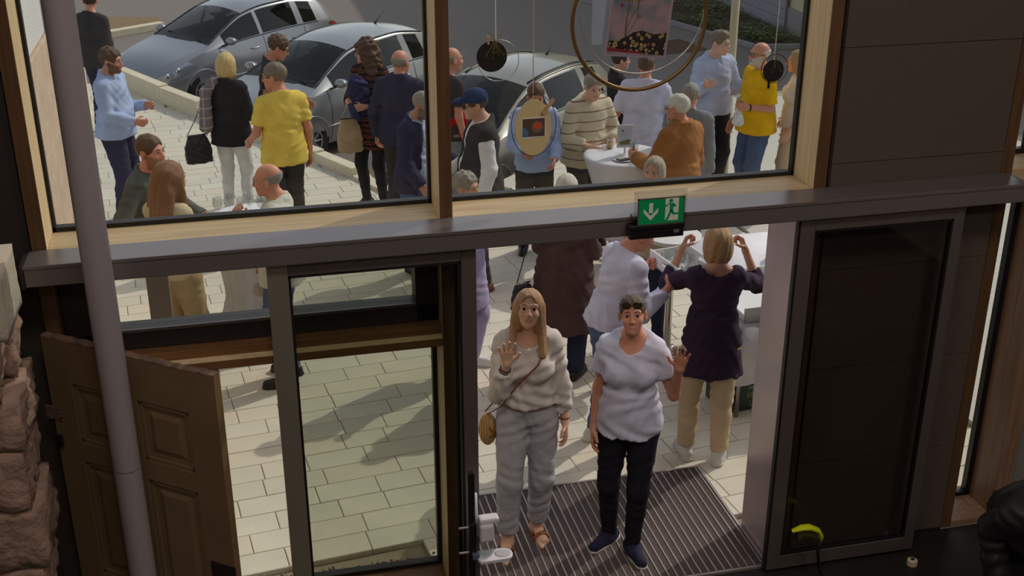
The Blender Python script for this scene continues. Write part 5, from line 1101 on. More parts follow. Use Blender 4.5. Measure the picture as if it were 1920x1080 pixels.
MB().lathe([(.034, 0), (.036, .01), (.036, .075), (.02, .095)], 18, (.066, -.03, .545)).build('bottle', M_CLR, hx, 'auto')
tr = MB(); pl = [(.02, -.06), (.03, -.085), (.16, -.085)]+[(.16+.05*math.sin(a)+.0, -.035-.05*math.cos(a)) for a in np.linspace(0, PI, 9)]+[(.03, .015), (.02, 0)]
tr.prism(pl, .512, .532, lambda u, v, d: (u, v, d)); t_ = tr.build('drip_tray', M_WHP, hx, bevel=.005)
MB().ell((.155, -.035, .5325), (.042, .034, .003), 18, 6).build('tray_dish', mat('tray_grey', rgb(180, 178, 184), .5), t_, True); box('tray_clip', (-.005, -.05, .525), (.03, -.02, .552), mat('blue_grey_clip', rgb(92, 96, 120), .5), hx)

# ------------------------------------------------------------------ things that hang in the right window
M_BRONZE = mat('bronze_hoop', rgb(128, 98, 62), .4, metal=.6); M_SILV = mat('silver_ring', rgb(196, 190, 180), .3, metal=.8); M_STRING = mat('white_string', rgb(214, 206, 198), .9); M_GSTR = mat('gold_string', rgb(190, 160, 104), .8); M_PEG = wood('peg_wood', rgb(196, 160, 116), rgb(160, 120, 80)); M_DISK = mat('black_card', rgb(30, 22, 22), .9); M_TWIG = mat('dry_twig', rgb(112, 98, 58), .9)
def ringm(cx, cz, rx, rz_, r, y=0, n=64, ty=0): return [(cx+rx*math.cos(a), y+ty*math.cos(a), cz+rz_*math.sin(a)) for a in np.linspace(0, 2*PI, n+1)[:-1]]
hg = empty('hanging_hoop', (1.918, 5.46, 3.20)); tag(hg, 'large bronze hoop hanging in the right window with a thin silver ring', 'hoop')
MB().tube(ringm(0, 0, .336, .336, 0), .0105, 8, closed=True).build('hoop', M_BRONZE, hg, True); MB().tube(ringm(.018, .046, .318, .305, 0, .012, ty=.01), .0034, 6, closed=True).build('silver_ring', M_SILV, hg, True)
MB().tube([(0, 0, .34), (0, .002, .9), (0, 0, 1.45)], .002, 5).build('string', M_STRING, hg)
ap = empty('hanging_picture', (1.925, 5.475, 3.22)); ap.rotation_euler = (0, math.radians(5.5), 0); tag(ap, 'paper picture of a red berried plant on a dark floral rug inside the hoop', 'picture')
M_PAPER = mat('lilac_white_paper', rgb(150, 134, 146), .8); pp = box('paper', (-.158, 0, -.20), (.158, .0022, .26), M_PAPER, ap)
def flat(nm, polys, m, d=-.0016, par=None):
    q_ = MB()
    for p_ in polys: q_.prism(p_, d, .0, FR)
    return q_.build(nm, m, par or pp)
m = mat('painted_sky', rgb(196, 164, 172), .9, vary=.0)
if 'sky_done' not in m:
    n_ = m.node_tree.nodes; l_ = m.node_tree.links; t_ = n_.new('ShaderNodeTexNoise'); t_.inputs['Scale'].default_value = 9; r_ = n_.new('ShaderNodeValToRGB'); tc = n_.new('ShaderNodeTexCoord'); l_.new(tc.outputs['Object'], t_.inputs['Vector'])
    r_.color_ramp.elements[0].position = .35; r_.color_ramp.elements[0].color = rgb(98, 104, 116); r_.color_ramp.elements[1].position = .55; r_.color_ramp.elements[1].color = rgb(150, 126, 132); l_.new(t_.outputs['Fac'], r_.inputs[0]); l_.new(r_.outputs[0], n_['Principled BSDF'].inputs['Base Color'])
flat('painted_ground', [[(-.146, -.188), (.146, -.188), (.146, .25), (-.146, .25)]], m, -.0012)
m = mat('painted_rug', rgb(60, 46, 40), .9); n_ = m.node_tree.nodes; l_ = m.node_tree.links; t_ = n_.new('ShaderNodeTexVoronoi'); t_.inputs['Scale'].default_value = 42; t_.feature = 'F1'; r_ = n_.new('ShaderNodeValToRGB'); tc = n_.new('ShaderNodeTexCoord'); l_.new(tc.outputs['Object'], t_.inputs['Vector'])
r_.color_ramp.interpolation = 'CONSTANT'; r_.color_ramp.elements[0].color = rgb(150, 124, 88); r_.color_ramp.elements[1].position = .38; r_.color_ramp.elements[1].color = rgb(36, 26, 26); e_ = r_.color_ramp.elements.new(.12); e_.color = rgb(60, 40, 34); e_ = r_.color_ramp.elements.new(.2); e_.color = rgb(168, 140, 98)
l_.new(t_.outputs['Distance'], r_.inputs[0]); l_.new(r_.outputs[0], n_['Principled BSDF'].inputs['Base Color'])
flat('painted_rug', [[(-.146, -.175), (.146, -.184), (.146, -.075), (.08, -.085), (.02, -.070), (-.03, -.082), (-.08, -.115), (-.146, -.128)]], m, -.0022)
flat('painted_hem', [[(-.146, -.175), (.05, -.181), (.02, -.172), (-.146, -.158)]], mat('painted_red', rgb(120, 30, 38), .9), -.003)
sm_ = MB()
for p_ in (((-.066, -.10), (-.07, -.02), (-.062, .06), (-.085, .09)), ((-.060, -.10), (-.055, -.03), (-.02, .03), (-.018, .075)), ((-.064, -.10), (-.065, .0), (-.05, .06), (-.045, .12)), ((-.058, -.10), (-.03, -.05), (-.012, .0), (-.015, .06), (.0, .14))): sm_.tube([(u, -.003, v) for u, v in p_], .0012, 4)
sm_.build('painted_stems', mat('painted_stem', rgb(104, 92, 62), .9), pp)
lv = [[(u+a*s_, v+b*s_) for a, b in ((-1, 0), (-.3, .6), (.8, .5), (1, -.3), (.2, -.7), (-.6, -.5))] for u, v, s_ in ((-.018, .080, .020), (-.055, .118, .020), (-.06, .075, .011), (-.088, .07, .007), (-.005, -.002, .015), (.0, .15, .016))]
flat('painted_leaves', lv, mat('painted_leaf', rgb(116, 112, 56), .9), -.0034); flat('painted_berries', [[(u+.007*math.cos(a), v+.009*math.sin(a)) for a in np.linspace(0, 2*PI, 9)[:-1]] for u, v in ((-.098, .045), (.012, .125), (-.03, .17), (.06, -.135))], mat('painted_red2', rgb(150, 34, 50), .9), -.0036)
sh2 = MB().box((-.05, 0, -.14), (.05, .002, .2)).build('hanging_sheet', mat('bluish_paper', rgb(150, 160, 176), .8), None, loc=(1.742, 5.50, 3.225)); tag(sh2, 'pale bluish sheet hanging behind the picture in the hoop', 'sheet')
MB().tube([(0, 0, .2), (0, 0, 1.4)], .0015, 4).build('thread', M_STRING, sh2)
def twig(mb, c, n, L, sd):
    r_ = np.random.default_rng(sd)
    for i in range(n):
        a = r_.uniform(-.55, .55); l_ = L*r_.uniform(.5, 1); p0 = Vector(c); p1 = p0+Vector((math.sin(a)*l_*.5, r_.uniform(-.004, .004), -l_*.5)); p2 = p1+Vector((math.sin(a*1.6)*l_*.4, 0, -l_*.42)); mb.tube([p0, p1, p2], [.0016, .0012, .0007], 4)
        mb.ell(p2, (.003, .003, .004), 6, 4)
d1_ = empty('hanging_ornament', (1.205, 5.52, 3.05)); tag(d1_, 'black disc with dried twigs and a silver ring, hanging left of the hoop', 'ornament', 'hanging ornaments in the window')
MB().lathe([(.0, -.002), (.074, -.002), (.074, .002), (0, .002)], 40, (0, 0, 0), 'Y').build('disc', M_DISK, d1_); MB().tube(ringm(.034, -.022, .099, .099, 0, .006), .0018, 6, closed=True).build('silver_ring', M_SILV, d1_, True)
MB().tube([(.02, 0, .075), (.018, .0, .4), (.02, 0, 1.6)], .0026, 5).build('string', M_STRING, d1_); t_ = MB(); twig(t_, (.012, -.006, .085), 11, .13, 3); twig(t_, (.02, -.004, .06), 3, -.08, 4); t_.build('twigs', M_TWIG, d1_); box('peg', (-.022, -.008, .058), (-.012, .004, .098), M_PEG, d1_)
d2_ = empty('hanging_ornament', (1.402, 5.48, 2.70)); tag(d2_, 'beige oval card with a small photo on a gold string', 'ornament', 'hanging ornaments in the window')
ov = MB().prism([(.091*math.cos(a), .141*math.sin(a)) for a in np.linspace(0, 2*PI, 41)[:-1]], 0, .004, FR); oc = ov.build('oval_card', mat('beige_card', rgb(206, 184, 136), .85), d2_); MB().tube(ringm(.0, .014, .112, .156, 0, -.006), .0018, 6, closed=True).build('black_ring', M_BLACK, d2_, True)
ph_ = box('photo_border', (-.062, -.0025, -.052), (.062, .0, .052), M_PICTO, oc); ph_.rotation_euler = (0, math.radians(-3), 0); flat('photo', [[(-.056, -.044), (.056, -.044), (.056, .046), (-.056, .046)]], mat('photo_brown', rgb(84, 66, 54), .6), -.0036, oc)
flat('photo_plate', [[(.018+.030*math.cos(a), .004+.030*math.sin(a)) for a in np.linspace(0, 2*PI, 17)[:-1]]], mat('photo_grey', rgb(112, 96, 86), .6), -.0045, oc); flat('photo_soup', [[(.018+.020*math.cos(a), .010+.018*math.sin(a)) for a in np.linspace(0, 2*PI, 17)[:-1]]], mat('photo_orange', rgb(192, 78, 40), .6), -.0052, oc); flat('photo_blue', [[(-.056, -.044), (-.030, -.044), (-.026, -.02), (-.040, .0), (-.056, .005)]], mat('photo_blue_', rgb(78, 112, 140), .6), -.0052, oc)
pg = box('peg', (-.008, -.012, -.045), (.008, .0, .045), M_PEG, d2_); pg.location = (.070, -.006, .105); pg.rotation_euler = (0, math.radians(38), 0); MB().tube([(-.003, 0, .141), (-.004, 0, .5), (-.003, 0, 1.9)], .0024, 5).build('string', M_GSTR, d2_)
d3_ = empty('hanging_ornament', (2.668, 5.53, 2.90)); tag(d3_, 'small black disc with a black ring, hanging near the right jamb', 'ornament', 'hanging ornaments in the window')
MB().lathe([(.0, -.002), (.057, -.002), (.057, .002), (0, .002)], 36, (0, 0, 0), 'Y').build('disc', M_DISK, d3_); MB().tube(ringm(.004, .012, .073, .073, 0, -.004), .0020, 6, closed=True).build('black_ring', M_BLACK, d3_, True); MB().tube([(.0, 0, .057), (.004, 0, .5), (.01, 0, 1.75)], .0022, 5).build('string', M_STRING, d3_)
t_ = MB(); twig(t_, (.006, -.006, .075), 4, .09, 8); t_.tube([(.004, 0, .06), (.012, -.002, .10), (.028, -.002, .125)], .0012, 4); t_.build('twigs', M_TWIG, d3_); box('peg', (-.026, -.008, -.088), (-.016, .002, -.040), M_BLACK, d3_)

# ------------------------------------------------------------------ tables and what stands on them
M_CLOTH = fabric('white_table_cloth', rgb(226, 224, 230), bump=.12, scale=20, vary=.04); M_CHR = mat('chrome_tube', rgb(196, 190, 180), .18, metal=1.0); M_TOPW = mat('white_table_top', rgb(228, 228, 226), .35)
G_DRINK = glass('drinking_glass', (.90, .92, .92, 1), .09)
def bistro(label, c, R, H_, grp=None):
    t = empty('bistro_table', (c[0], c[1], 0)); tag(t, label, 'table', grp)
    MB().lathe([(0, H_-.03), (R-.006, H_-.03), (R, H_-.024), (R, H_-.004), (R-.004, H_), (0, H_)], 40).build('tabletop', M_TOPW, t, 'auto'); MB().lathe([(.032, .02), (.032, H_-.03)], 18).build('leg', M_CHR, t, 'auto')
    for k in range(4):
        a = PI/4+k*PI/2; MB().tube([(0, 0, .06), (.12*math.cos(a), .12*math.sin(a), .06), (R*.85*math.cos(a), R*.85*math.sin(a), .015)], .018, 8).build('foot', M_CHR, t, True)
    return t
def cloth(label, c, R, H_, z0, waist, rb, sd):
    V = []; F = []; n = 72; prof = [(0, H_+.004)]+[(R*f, H_+.0045) for f in (.3, .6, .9)]+[(R+.004, H_+.001), (R+.008, H_-.012)]
    m = 16
    for i in range(1, m+1):
        u = i/m; z = H_-.012+(z0-H_+.012)*u; r = (R+.008)*(1-u)**1.6+waist*(1-(1-u)**1.6) if u < .6 else None
        if r is None: u0 = .6; r0 = (R+.008)*(1-u0)**1.6+waist*(1-(1-u0)**1.6); r = r0+(rb-r0)*((u-u0)/(1-u0))**1.5
        prof.append((r, z))
    for i, (r, z) in enumerate(prof):
        u = max(0, (i-5)/m)
        for j in range(n):
            a = 2*PI*j/n; k = 1+u*.09*math.sin(13*a+sd)*1.0+u*.05*math.sin(23*a+2*sd); V.append((r*k*math.cos(a), r*k*math.sin(a), z))
    for i in range(len(prof)-1):
        for j in range(n): F.append((i*n+j, i*n+(j+1) % n, (i+1)*n+(j+1) % n, (i+1)*n+j))
    o = link('tablecloth', npmesh('tablecloth', V, F), M_CLOTH, None, True, (c[0], c[1], 0)); so_ = o.modifiers.new('thickness', 'SOLIDIFY'); so_.thickness = .003; tag(o, label, 'tablecloth'); return o
BL = (.03, 9.05); bistro('round high table under white tulle near the bald man', BL, .33, 1.08); cloth('white tulle cloth gathered around the high table by the bald man', BL, .33, 1.08, .03, .20, .36, 1.0)
BR = (3.42, 10.02); bistro('round high table in front of the striped sweater', BR, .36, 1.06); cloth('white cloth hanging in a point from the high table with the card holder', BR, .36, 1.06, .22, .15, .12, 2.0)
p = at(1248, 672, 0); BC = (p[0], p[1]); bistro('high table with a bare chrome leg behind the aubergine jersey', BC, .22, 1.06)
def wineglass(label, x, y, z, k='flute', grp='glasses on the tulle covered table', fill=None, rot=None):
    t = empty('wine_glass', (x, y, z)); tag(t, label, 'glass', grp)
    if k == 'flute': pr = [(.030, 0), (.028, .003), (.004, .008), (.004, .085), (.018, .105), (.026, .15), (.024, .20), (.0225, .20), (.0245, .15), (.016, .108), (0, .095)]
    elif k == 'wine': pr = [(.034, 0), (.03, .003), (.004, .008), (.004, .08), (.024, .095), (.038, .13), (.031, .19), (.0295, .19), (.0365, .13), (.022, .098), (0, .086)]
    else: pr = [(.030, 0), (.034, .09), (.0325, .09), (.029, .006), (0, .006)]
    b = MB().lathe(pr, 20).build('bowl', G_DRINK, t, True)
    if fill: 
        h0, h1, r_ = (.006, .05, .029) if k == 'tumbler' else (.112, .155, .023); MB().lathe([(0, h0), (r_*.8, h0), (r_, h1), (0, h1)], 16).build('drink', fill, t, True)
    if rot: t.rotation_euler = rot
    return t
M_WINE = glass('white_wine', (.86, .80, .50, 1), .04); M_JUICE = mat('yellow_drink', rgb(226, 190, 70), .2)
for i, (dx, dy, k) in enumerate(((-.24, -.02, 'wine'), (-.15, .06, 'flute'), (-.07, -.10, 'flute'), (.0, .03, 'wine'), (.09, -.06, 'wine'), (.16, .04, 'tumbler'), (.22, -.10, 'tumbler'))):
    wineglass(('empty wine glass at the left end of the tulle table', 'tall flute second from the left on the tulle table', 'tall flute standing nearest on the tulle table', 'wine glass in the middle of the tulle table', 'wine glass right of the middle of the tulle table', 'low tumbler farther back on the tulle table', 'low tumbler at the right end of the tulle table')[i], BL[0]+dx, BL[1]+dy, 1.087, k)
ch = empty('card_holder', (BR[0]+.0, BR[1]-.02, 1.067), -.15); tag(ch, 'small white framed card on a stand on the white table', 'card holder')
MB().lathe([(.05, 0), (.045, .008), (.008, .014), (.008, .075)], 18).build('stand', M_WHP, ch, 'auto'); box('frame', (-.075, -.006, .07), (.075, .006, .285), M_WHP, ch, bevel=.003); pcd = box('card', (-.058, -.0075, .09), (.058, -.005, .268), mat('card_picture', rgb(186, 196, 206), .7, vary=.15, vscale=14), ch)
flat('card_print', [[(-.050, .10), (.050, .10), (.050, .145), (.02, .15), (-.05, .125)]], mat('card_green', rgb(126, 122, 78), .8), -.0095, pcd); flat('card_red_mark', [[(-.036, .232), (-.018, .240), (-.014, .226), (-.03, .222)]], mat('painted_red2', rgb(150, 34, 50), .9), -.0095, pcd)
wineglass('empty tumbler beside the card holder on the white table', BR[0]+.15, BR[1]+.12, 1.067, 'tumbler', 'glasses on the white table'); wineglass('tumbler with a yellow drink left of the card holder', BR[0]-.07, BR[1]+.20, 1.067, 'tumbler', 'glasses on the white table', M_JUICE)
nd = empty('cutlery_dish', (BR[0]-.06, BR[1]-.17, 1.067), .3); tag(nd, 'flat dish with a dark napkin and cutlery on the white table', 'dish')
MB().lathe([(0, 0), (.07, 0), (.10, .014), (.098, .017), (.068, .004), (0, .004)], 26).build('plate', M_WHP, nd, 'auto'); mb = MB().box((-.055, -.04, .006), (.05, .035, .014)); mb.build('napkin', F_DGREY, nd)
for i in range(2): MB().tube([(-.06, -.01+.03*i, .018), (.07, .0+.03*i, .018)], [.003, .007], 6).build('fork', M_CHR, nd)
# white trestle table by the reveal, its cloth, tray and crate
wt = empty('buffet_table', (3.82, 7.75, 0)); tag(wt, 'white topped buffet table right behind the open doorway', 'table')
box('tabletop', (-.56, -.82, .72), (.62, .85, .75), M_TOPW, wt, bevel=.004)
for x in (-.5, .56):
    for y in (-.75, .78): MB().tube([(x, y, 0), (x, y, .72)], .018, 8).build('leg', M_CHR, wt, True)
bc = MB(); 
for i in range(25):
    x = -.57+1.2*i/24; bc.v += [(x, -.834-.004*math.sin(i*1.3), .757), (x, -.838-.012*math.sin(i*1.3), .30)]
for i in range(24): bc.f.append([2*i, 2*i+2, 2*i+3, 2*i+1]); bc.mi.append(0)
bc.add([(-.57, -.834, .757), (.63, -.834, .757), (.63, .86, .757), (-.57, .86, .757)], [(0, 1, 2, 3)])
bo_ = bc.build('tablecloth', M_CLOTH, None, True, loc=(3.82, 7.75, 0)); s2 = bo_.modifiers.new('thickness', 'SOLIDIFY'); s2.thickness = .003; tag(bo_, 'white cloth with a hanging front on the buffet table', 'tablecloth')
ty = empty('serving_tray', (3.55, 7.32, .762), .05); tag(ty, 'white serving tray with a handle slot on the buffet table', 'tray')
box('tray_floor', (-.26, -.34, 0), (.26, .34, .012), M_TOPW, ty)
for x in (-.26, .25): box('side_board', (x, -.34, .0), (x+.012, .34, .06), M_TOPW, ty, bevel=.002)
for y in (-.34, .328):
    em = MB(); em.box((-.26, y, 0), (.26, y+.012, .045)); em.box((-.26, y, .045), (-.07, y+.012, .085)); em.box((.07, y, .045), (.26, y+.012, .085)); em.box((-.26, y, .085), (.26, y+.012, .11)); em.build('end_board', M_TOPW, ty, bevel=.002)
cb = MB().box((-.12, -.12, 0), (.12, .12, .14)).build('cardboard_box', mat('cardboard', rgb(196, 142, 84), .9), None, loc=(4.20, 8.05, .762)); cb.rotation_euler = (0, 0, .7); tag(cb, 'brown cardboard box on the buffet table beside the reveal', 'box')
for sx in (-1, 1): MB().box((-.12, -.002, 0), (.12, .002, .10)).build('flap', MATS['cardboard'], cb, loc=(0, sx*.13, .13)).rotation_euler = (sx*.7, 0, 0)
cr = empty('drinks_crate', (3.44, 7.22, 0), .12); tag(cr, 'dark green drinks crate with pale lettering under the buffet table', 'crate')
M_CRATE = mat('dark_green_plastic', rgb(44, 66, 48), .5); cm = MB()
for a, b in (((-.20, -.15, 0), (.20, .15, .02)), ((-.20, -.15, .02), (.20, -.135, .20)), ((-.20, .135, .02), (.20, .15, .20)), ((-.20, -.15, .02), (-.185, .15, .20)), ((.185, -.15, .02), (.20, .15, .20)), ((-.20, -.15, .25), (.20, -.135, .27)), ((-.20, .135, .25), (.20, .15, .27)), ((-.2, -.15, .25), (-.185, .15, .27)), ((.185, -.15, .25), (.2, .15, .27)), ((-.20, -.15, .2), (-.16, -.135, .25)), ((.16, -.15, .2), (.20, -.135, .25)), ((-.20, .135, .2), (-.16, .15, .25)), ((.16, .135, .2), (.20, .15, .25))): cm.box(a, b)
cm.build('crate_body', M_CRATE, cr, bevel=.003)
def text(s_, size, loc, rot, m, par):
    c_ = bpy.data.curves.new('lettering', 'FONT'); c_.body = s_; c_.size = size; c_.extrude = .0006; c_.align_x = 'CENTER'; t_ = bpy.data.objects.new('lettering', c_); COL.objects.link(t_)
    dg = bpy.context.evaluated_depsgraph_get(); me = bpy.data.meshes.new_from_object(t_.evaluated_get(dg)); bpy.data.objects.remove(t_); o_ = link('lettering', me, None, par); o_.data.materials.clear(); o_.data.materials.append(m); o_.location = loc; o_.rotation_euler = rot; return o_
M_CLET = mat('pale_green_print', rgb(150, 160, 140), .6); text('idni', .075, (.02, -.152, .105), (PI/2, 0, 0), M_CLET, cr); text('LOI', .065, (.04, -.152, .035), (PI/2, 0, 0), M_CLET, cr)
for i in range(2): box('print_bar', (-.02, -.1515, .172+i*.014), (.10, -.150, .180+i*.014), M_CLET, cr)
for i in range(6):
    b_ = MB().lathe([(0, 0), (.030, 0), (.030, .16), (.013, .21), (.013, .255), (0, .255)], 14).build('bottle', glass('green_bottle_glass', (.25, .45, .28, 1), .08), None, True, loc=(3.44-.12+.12*(i % 3), 7.16+.13*(i//3), .022)); tag(b_, 'green bottle in the '+('front', 'back')[i//3]+' row of the drinks crate, '+('left end', 'middle', 'right end')[i % 3], 'bottle', 'bottles in the green crate')
    MB().lathe([(.0145, .245), (.0145, .262), (0, .262)], 12).build('crown_cap', M_CHR, b_)
# steel post outside the tilting window
p = atY(299, 560, 7.75); po = empty('steel_post', (p[0], 7.75, 0)); tag(po, 'dark grey flat steel post outside the tilting window', 'post')
box('post_body', (-.07, -.03, 0), (.07, .03, 1.28), mat('grey_post_paint', rgb(112, 100, 92), .5), po, bevel=.004); box('edge_strip', (.07, -.03, 0), (.078, .0, 1.28), M_STRIP, po); box('post_foot', (-.11, -.08, 0), (.11, .08, .012), M_STRIP, po)

# ------------------------------------------------------------------ what the people wear and carry
def wp(k, nm, off=(0, 0, 0)):
    """world point of a hand centre: wrist plus offset along the hand, palm normal"""
    d = people[k][1]; sh, elb, wr, hd, pn, sd, pose = d['J'][nm]; t = np.cross(pn, hd)*sd
    return root_pt(d['root'], Vector(((wr+hd*(.085+off[0])+pn*(.03+off[1])+t*off[2])*d['s']).tolist()), d['rz'])
def lp_(k, p): d = people[k][1]; return root_pt(d['root'], Vector((np.asarray(p, float)*d['s']).tolist()), d['rz'])
def glass_in(k, nm, label, kind='flute', fill=None, tilt=0):
    p = wp(k, nm); wineglass(label, p.x, p.y, p.z-.10, kind, None, fill)
glass_in('p20', 'L', 'champagne flute held out by the man in pale blue', 'flute', M_WINE); glass_in('p21', 'L', 'wine glass in the hand of the man in bright yellow', 'flute', M_WINE); glass_in('p18', 'L', 'champagne flute in the hand of the suede jacket man', 'flute'); glass_in('p16', 'L', 'wine glass held by the person in black', 'wine', M_WINE)
# scarf over the shoulder of the blonde
def child(k, name, fn, lo, hi, h, m, label=None):
    d = people[k][1]; v, f = surfnet(fn, lo, hi, h); o = link(name, npmesh(name, v*d['s'], f), m, d['root'], True)
    if label: o['label'] = label
    return o
F_SCARF = None
def checked(name, c0, c1, sc):
    m = bpy.data.materials.new(name); m.use_nodes = True; n = m.node_tree.nodes; l = m.node_tree.links; b = n['Principled BSDF']; b.inputs['Roughness'].default_value = .95
    tc = n.new('ShaderNodeTexCoord'); ms = []
    for ax in ('X', 'Z'):
        wv = n.new('ShaderNodeTexWave'); wv.bands_direction = ax; wv.wave_profile = 'SAW'; wv.inputs['Scale'].default_value = sc; l.new(tc.outputs['Object'], wv.inputs['Vector']); g_ = n.new('ShaderNodeMath'); g_.operation = 'GREATER_THAN'; g_.inputs[1].default_value = .9; l.new(wv.outputs['Fac'], g_.inputs[0]); ms.append(g_)
    mx = n.new('ShaderNodeMath'); mx.operation = 'MAXIMUM'; l.new(ms[0].outputs[0], mx.inputs[0]); l.new(ms[1].outputs[0], mx.inputs[1])
    mc = n.new('ShaderNodeMix'); mc.data_type = 'RGBA'; mc.inputs['A'].default_value = c0; mc.inputs['B'].default_value = c1; l.new(mx.outputs[0], mc.inputs['Factor']); l.new(mc.outputs['Result'], b.inputs['Base Color']); return m
F_SCARF = checked('grey_check_wool', rgb(128, 118, 120), rgb(186, 176, 174), 3.2)
child('p5', 'scarf', lambda P: su(su(rc(P, (.10, .10, 1.50), (.19, .13, 1.38), .045, .055), rc(P, (.19, .14, 1.38), (.21, .16, 1.02), .052, .075), .05), rc(P, (.14, -.08, 1.46), (.17, -.13, 1.15), .04, .05), .05)+folds(P, .006, 1.4, 1), (.0, -.25, .9), (.34, .30, 1.6), .012, F_SCARF, 'grey checked scarf')
# mask of the suede jacket man
d = people['p18'][1]; W = d['W']; mk = MB(); vs = []
for i in range(7):
    for j in range(5):
        x = (-.045+.09*i/6); z = -.050-.055*j/4; y = -.100+.020*(x/.045)**2+.012*abs(z+.08)/.03; vs.append(W((x, y, z-.03)))
mk.add(vs, [(i*5+j, i*5+j+1, (i+1)*5+j+1, (i+1)*5+j) for i in range(6) for j in range(4)]); mo_ = mk.build('face_mask', F_WHITE, d['root'], True); mo_.modifiers.new('thickness', 'SOLIDIFY').thickness = .003
# watches and bracelets
def cuff(k, nm, f, r, th, m, name):
    d = people[k][1]; sh, elb, wr = d['J'][nm][:3]; c = wr+(elb-wr)*f; ax = unit(wr-elb); u = unit(np.cross(ax, [0, .3, 1])); v = np.cross(ax, u)
    return MB().tube([((c+u*r*math.cos(a)+v*r*math.sin(a))*d['s']).tolist() for a in np.linspace(0, 2*PI, 19)[:-1]], th, 6, closed=True).build(name, m, d['root'], True)
cuff('p21', 'L', .10, .031, .007, M_BLACK, 'watch'); cuff('w1', 'L', .10, .028, .007, L_BROWN, 'watch'); cuff('w1', 'R', .18, .031, .0035, M_BLACK, 'bracelet'); cuff('w1', 'R', .26, .033, .003, M_BLACK, 'bracelet'); cuff('p7', 'L', .12, .031, .004, M_SILV, 'bracelet'); cuff('p8', 'R', .1, .033, .006, M_BLACK, 'watch')
# sandals of the waving blonde
d = people['w1'][1]; s = d['s']
for nm in ('L', 'R'):
    hip, kn, an, td, sd = d['G'][nm]; b = np.array([an[0], an[1], 0]); td = np.asarray(td, float); pr = np.array([-td[1], td[0], 0]); up3 = np.array([0, 0, 1.0])
    sole = MB(); outl = [(-.085, 0), (-.07, .032), (0, .036), (.08, .044), (.14, .046), (.185, .030), (.195, 0), (.18, -.032), (.12, -.046), (.04, -.038), (-.06, -.034)]
    sole.prism(outl, -.004, .010, lambda u, v, d_: tuple((b+td*u+pr*v+up3*d_)*s)); so_ = sole.build('sandal', SOLE_B, d['root'], bevel=.003)
    def strap(P):
        q = P-b; u = q@td; v = q@pr; z = P[:, 2]; r = np.sqrt((v/.050)**2+((z-.010)/.052)**2); a = np.abs(u-.085)-.018; b2 = np.abs(u-.030)-.015
        return np.maximum(np.maximum(np.abs((r-1)*.045)-.003, np.minimum(a, b2)), .008-z)
    v_, f_ = surfnet(strap, b-np.array([.2, .2, .0]), b+np.array([.2, .2, .1]), .005); link('sandal_strap', npmesh('sandal_strap', v_*s, f_), L_BROWN, so_, True)
    MB().tube([((b+td*(.085+.016*math.cos(a))+pr*(.018*math.sin(a)+.008)+up3*.066)*s).tolist() for a in np.linspace(0, 2*PI, 13)[:-1]], .0028, 6, closed=True).build('buckle', mat('gold_buckle', rgb(206, 170, 96), .25, metal=1), so_, True)
# bags
def strapline(pts, r, m, par, name='strap'): return MB().tube(pts, r, 8, flat=.35).build(name, m, par, True)
def soft_bag(label, name, c, sz, m, rz=0, strap=None, cat='bag', closure=True):
    t = empty(name, (c[0], c[1], c[2]), rz); tag(t, label, cat); a, b_, h_ = sz
    f = lambda P: (np.maximum(np.abs(P[:, 0])-a*(.85+.15*np.clip(-P[:, 2]/h_, -1, 1)), np.maximum(np.abs(P[:, 1])-b_*(.75+.25*np.clip(-P[:, 2]/h_, -1, 1)), np.abs(P[:, 2])-h_)))
    fr = lambda P: su(su(f(P), -f(P)*0+9, .01), el(P, (0, 0, -h_*.2), (a*1.02, b_*1.05, h_*.95)), .06)+folds(P, .004, 1.6, 2)
    v, fc = surfnet(fr, (-a-.06, -b_-.06, -h_-.06), (a+.06, b_+.06, h_+.06), .011); link('bag_body', npmesh('bag_body', v, fc), m, t, True)
    if closure: MB().tube([(-a*.8, 0, h_+.004), (a*.8, 0, h_+.004)], .006, 6).build('bag_rim', L_BLACK if m is not L_BLACK else M_CHR, t, True)
    if strap: strapline([tuple(Vector(p)-Vector(c)) for p in strap], .010, m, t).rotation_euler = (0, 0, -rz)
    return t
def near_pt(k, px, py):
    """point at a person's depth that the given ray meets"""
    d = people[k][1]; dr = ray(px, py); return Vector((CAMP+dr*(d['root'].location.y/dr[1])).tolist())
c = near_pt('p5', 383, 275)+Vector((-.06, -.05, 0)); soft_bag('black handbag hanging at the side of the blonde with the bob', 'handbag', c, (.13, .06, .14), L_BLACK, .2, [c+Vector((-.10, 0, .13)), c+Vector((.0, .02, .30)), lp_('p5', (.19, .0, 1.47)), c+Vector((.10, 0, .13))])
c = near_pt('p9', 654, 248)+Vector((0, -.10, 0)); soft_bag('beige cloth bag hanging from the woman in the patterned dress', 'shoulder_bag', c, (.125, .06, .17), fabric('beige_canvas', rgb(190, 166, 134)), .1, [c+Vector((-.10, 0, .15)), lp_('p9', (-.10, -.16, 1.20)), lp_('p9', (-.06, -.06, 1.49)), c+Vector((.10, 0, .15))])
c = near_pt('p12', 856, 222); soft_bag('red cloth bag beside the man in the grey T-shirt', 'cloth_bag', c+Vector((.03, -.12, 0)), (.14, .07, .15), fabric('bright_red_cloth', rgb(196, 22, 34)), .0)
c = near_pt('p25', 972, 552)+Vector((.02, -.06, 0)); soft_bag('small black bag hanging beside the long brown tunic', 'handbag', c, (.075, .05, .11), L_BLACK, .3, [c+Vector((-.05, 0, .10)), c+Vector((.06, .05, .45)), lp_('p25', (.15, .0, 1.47))])
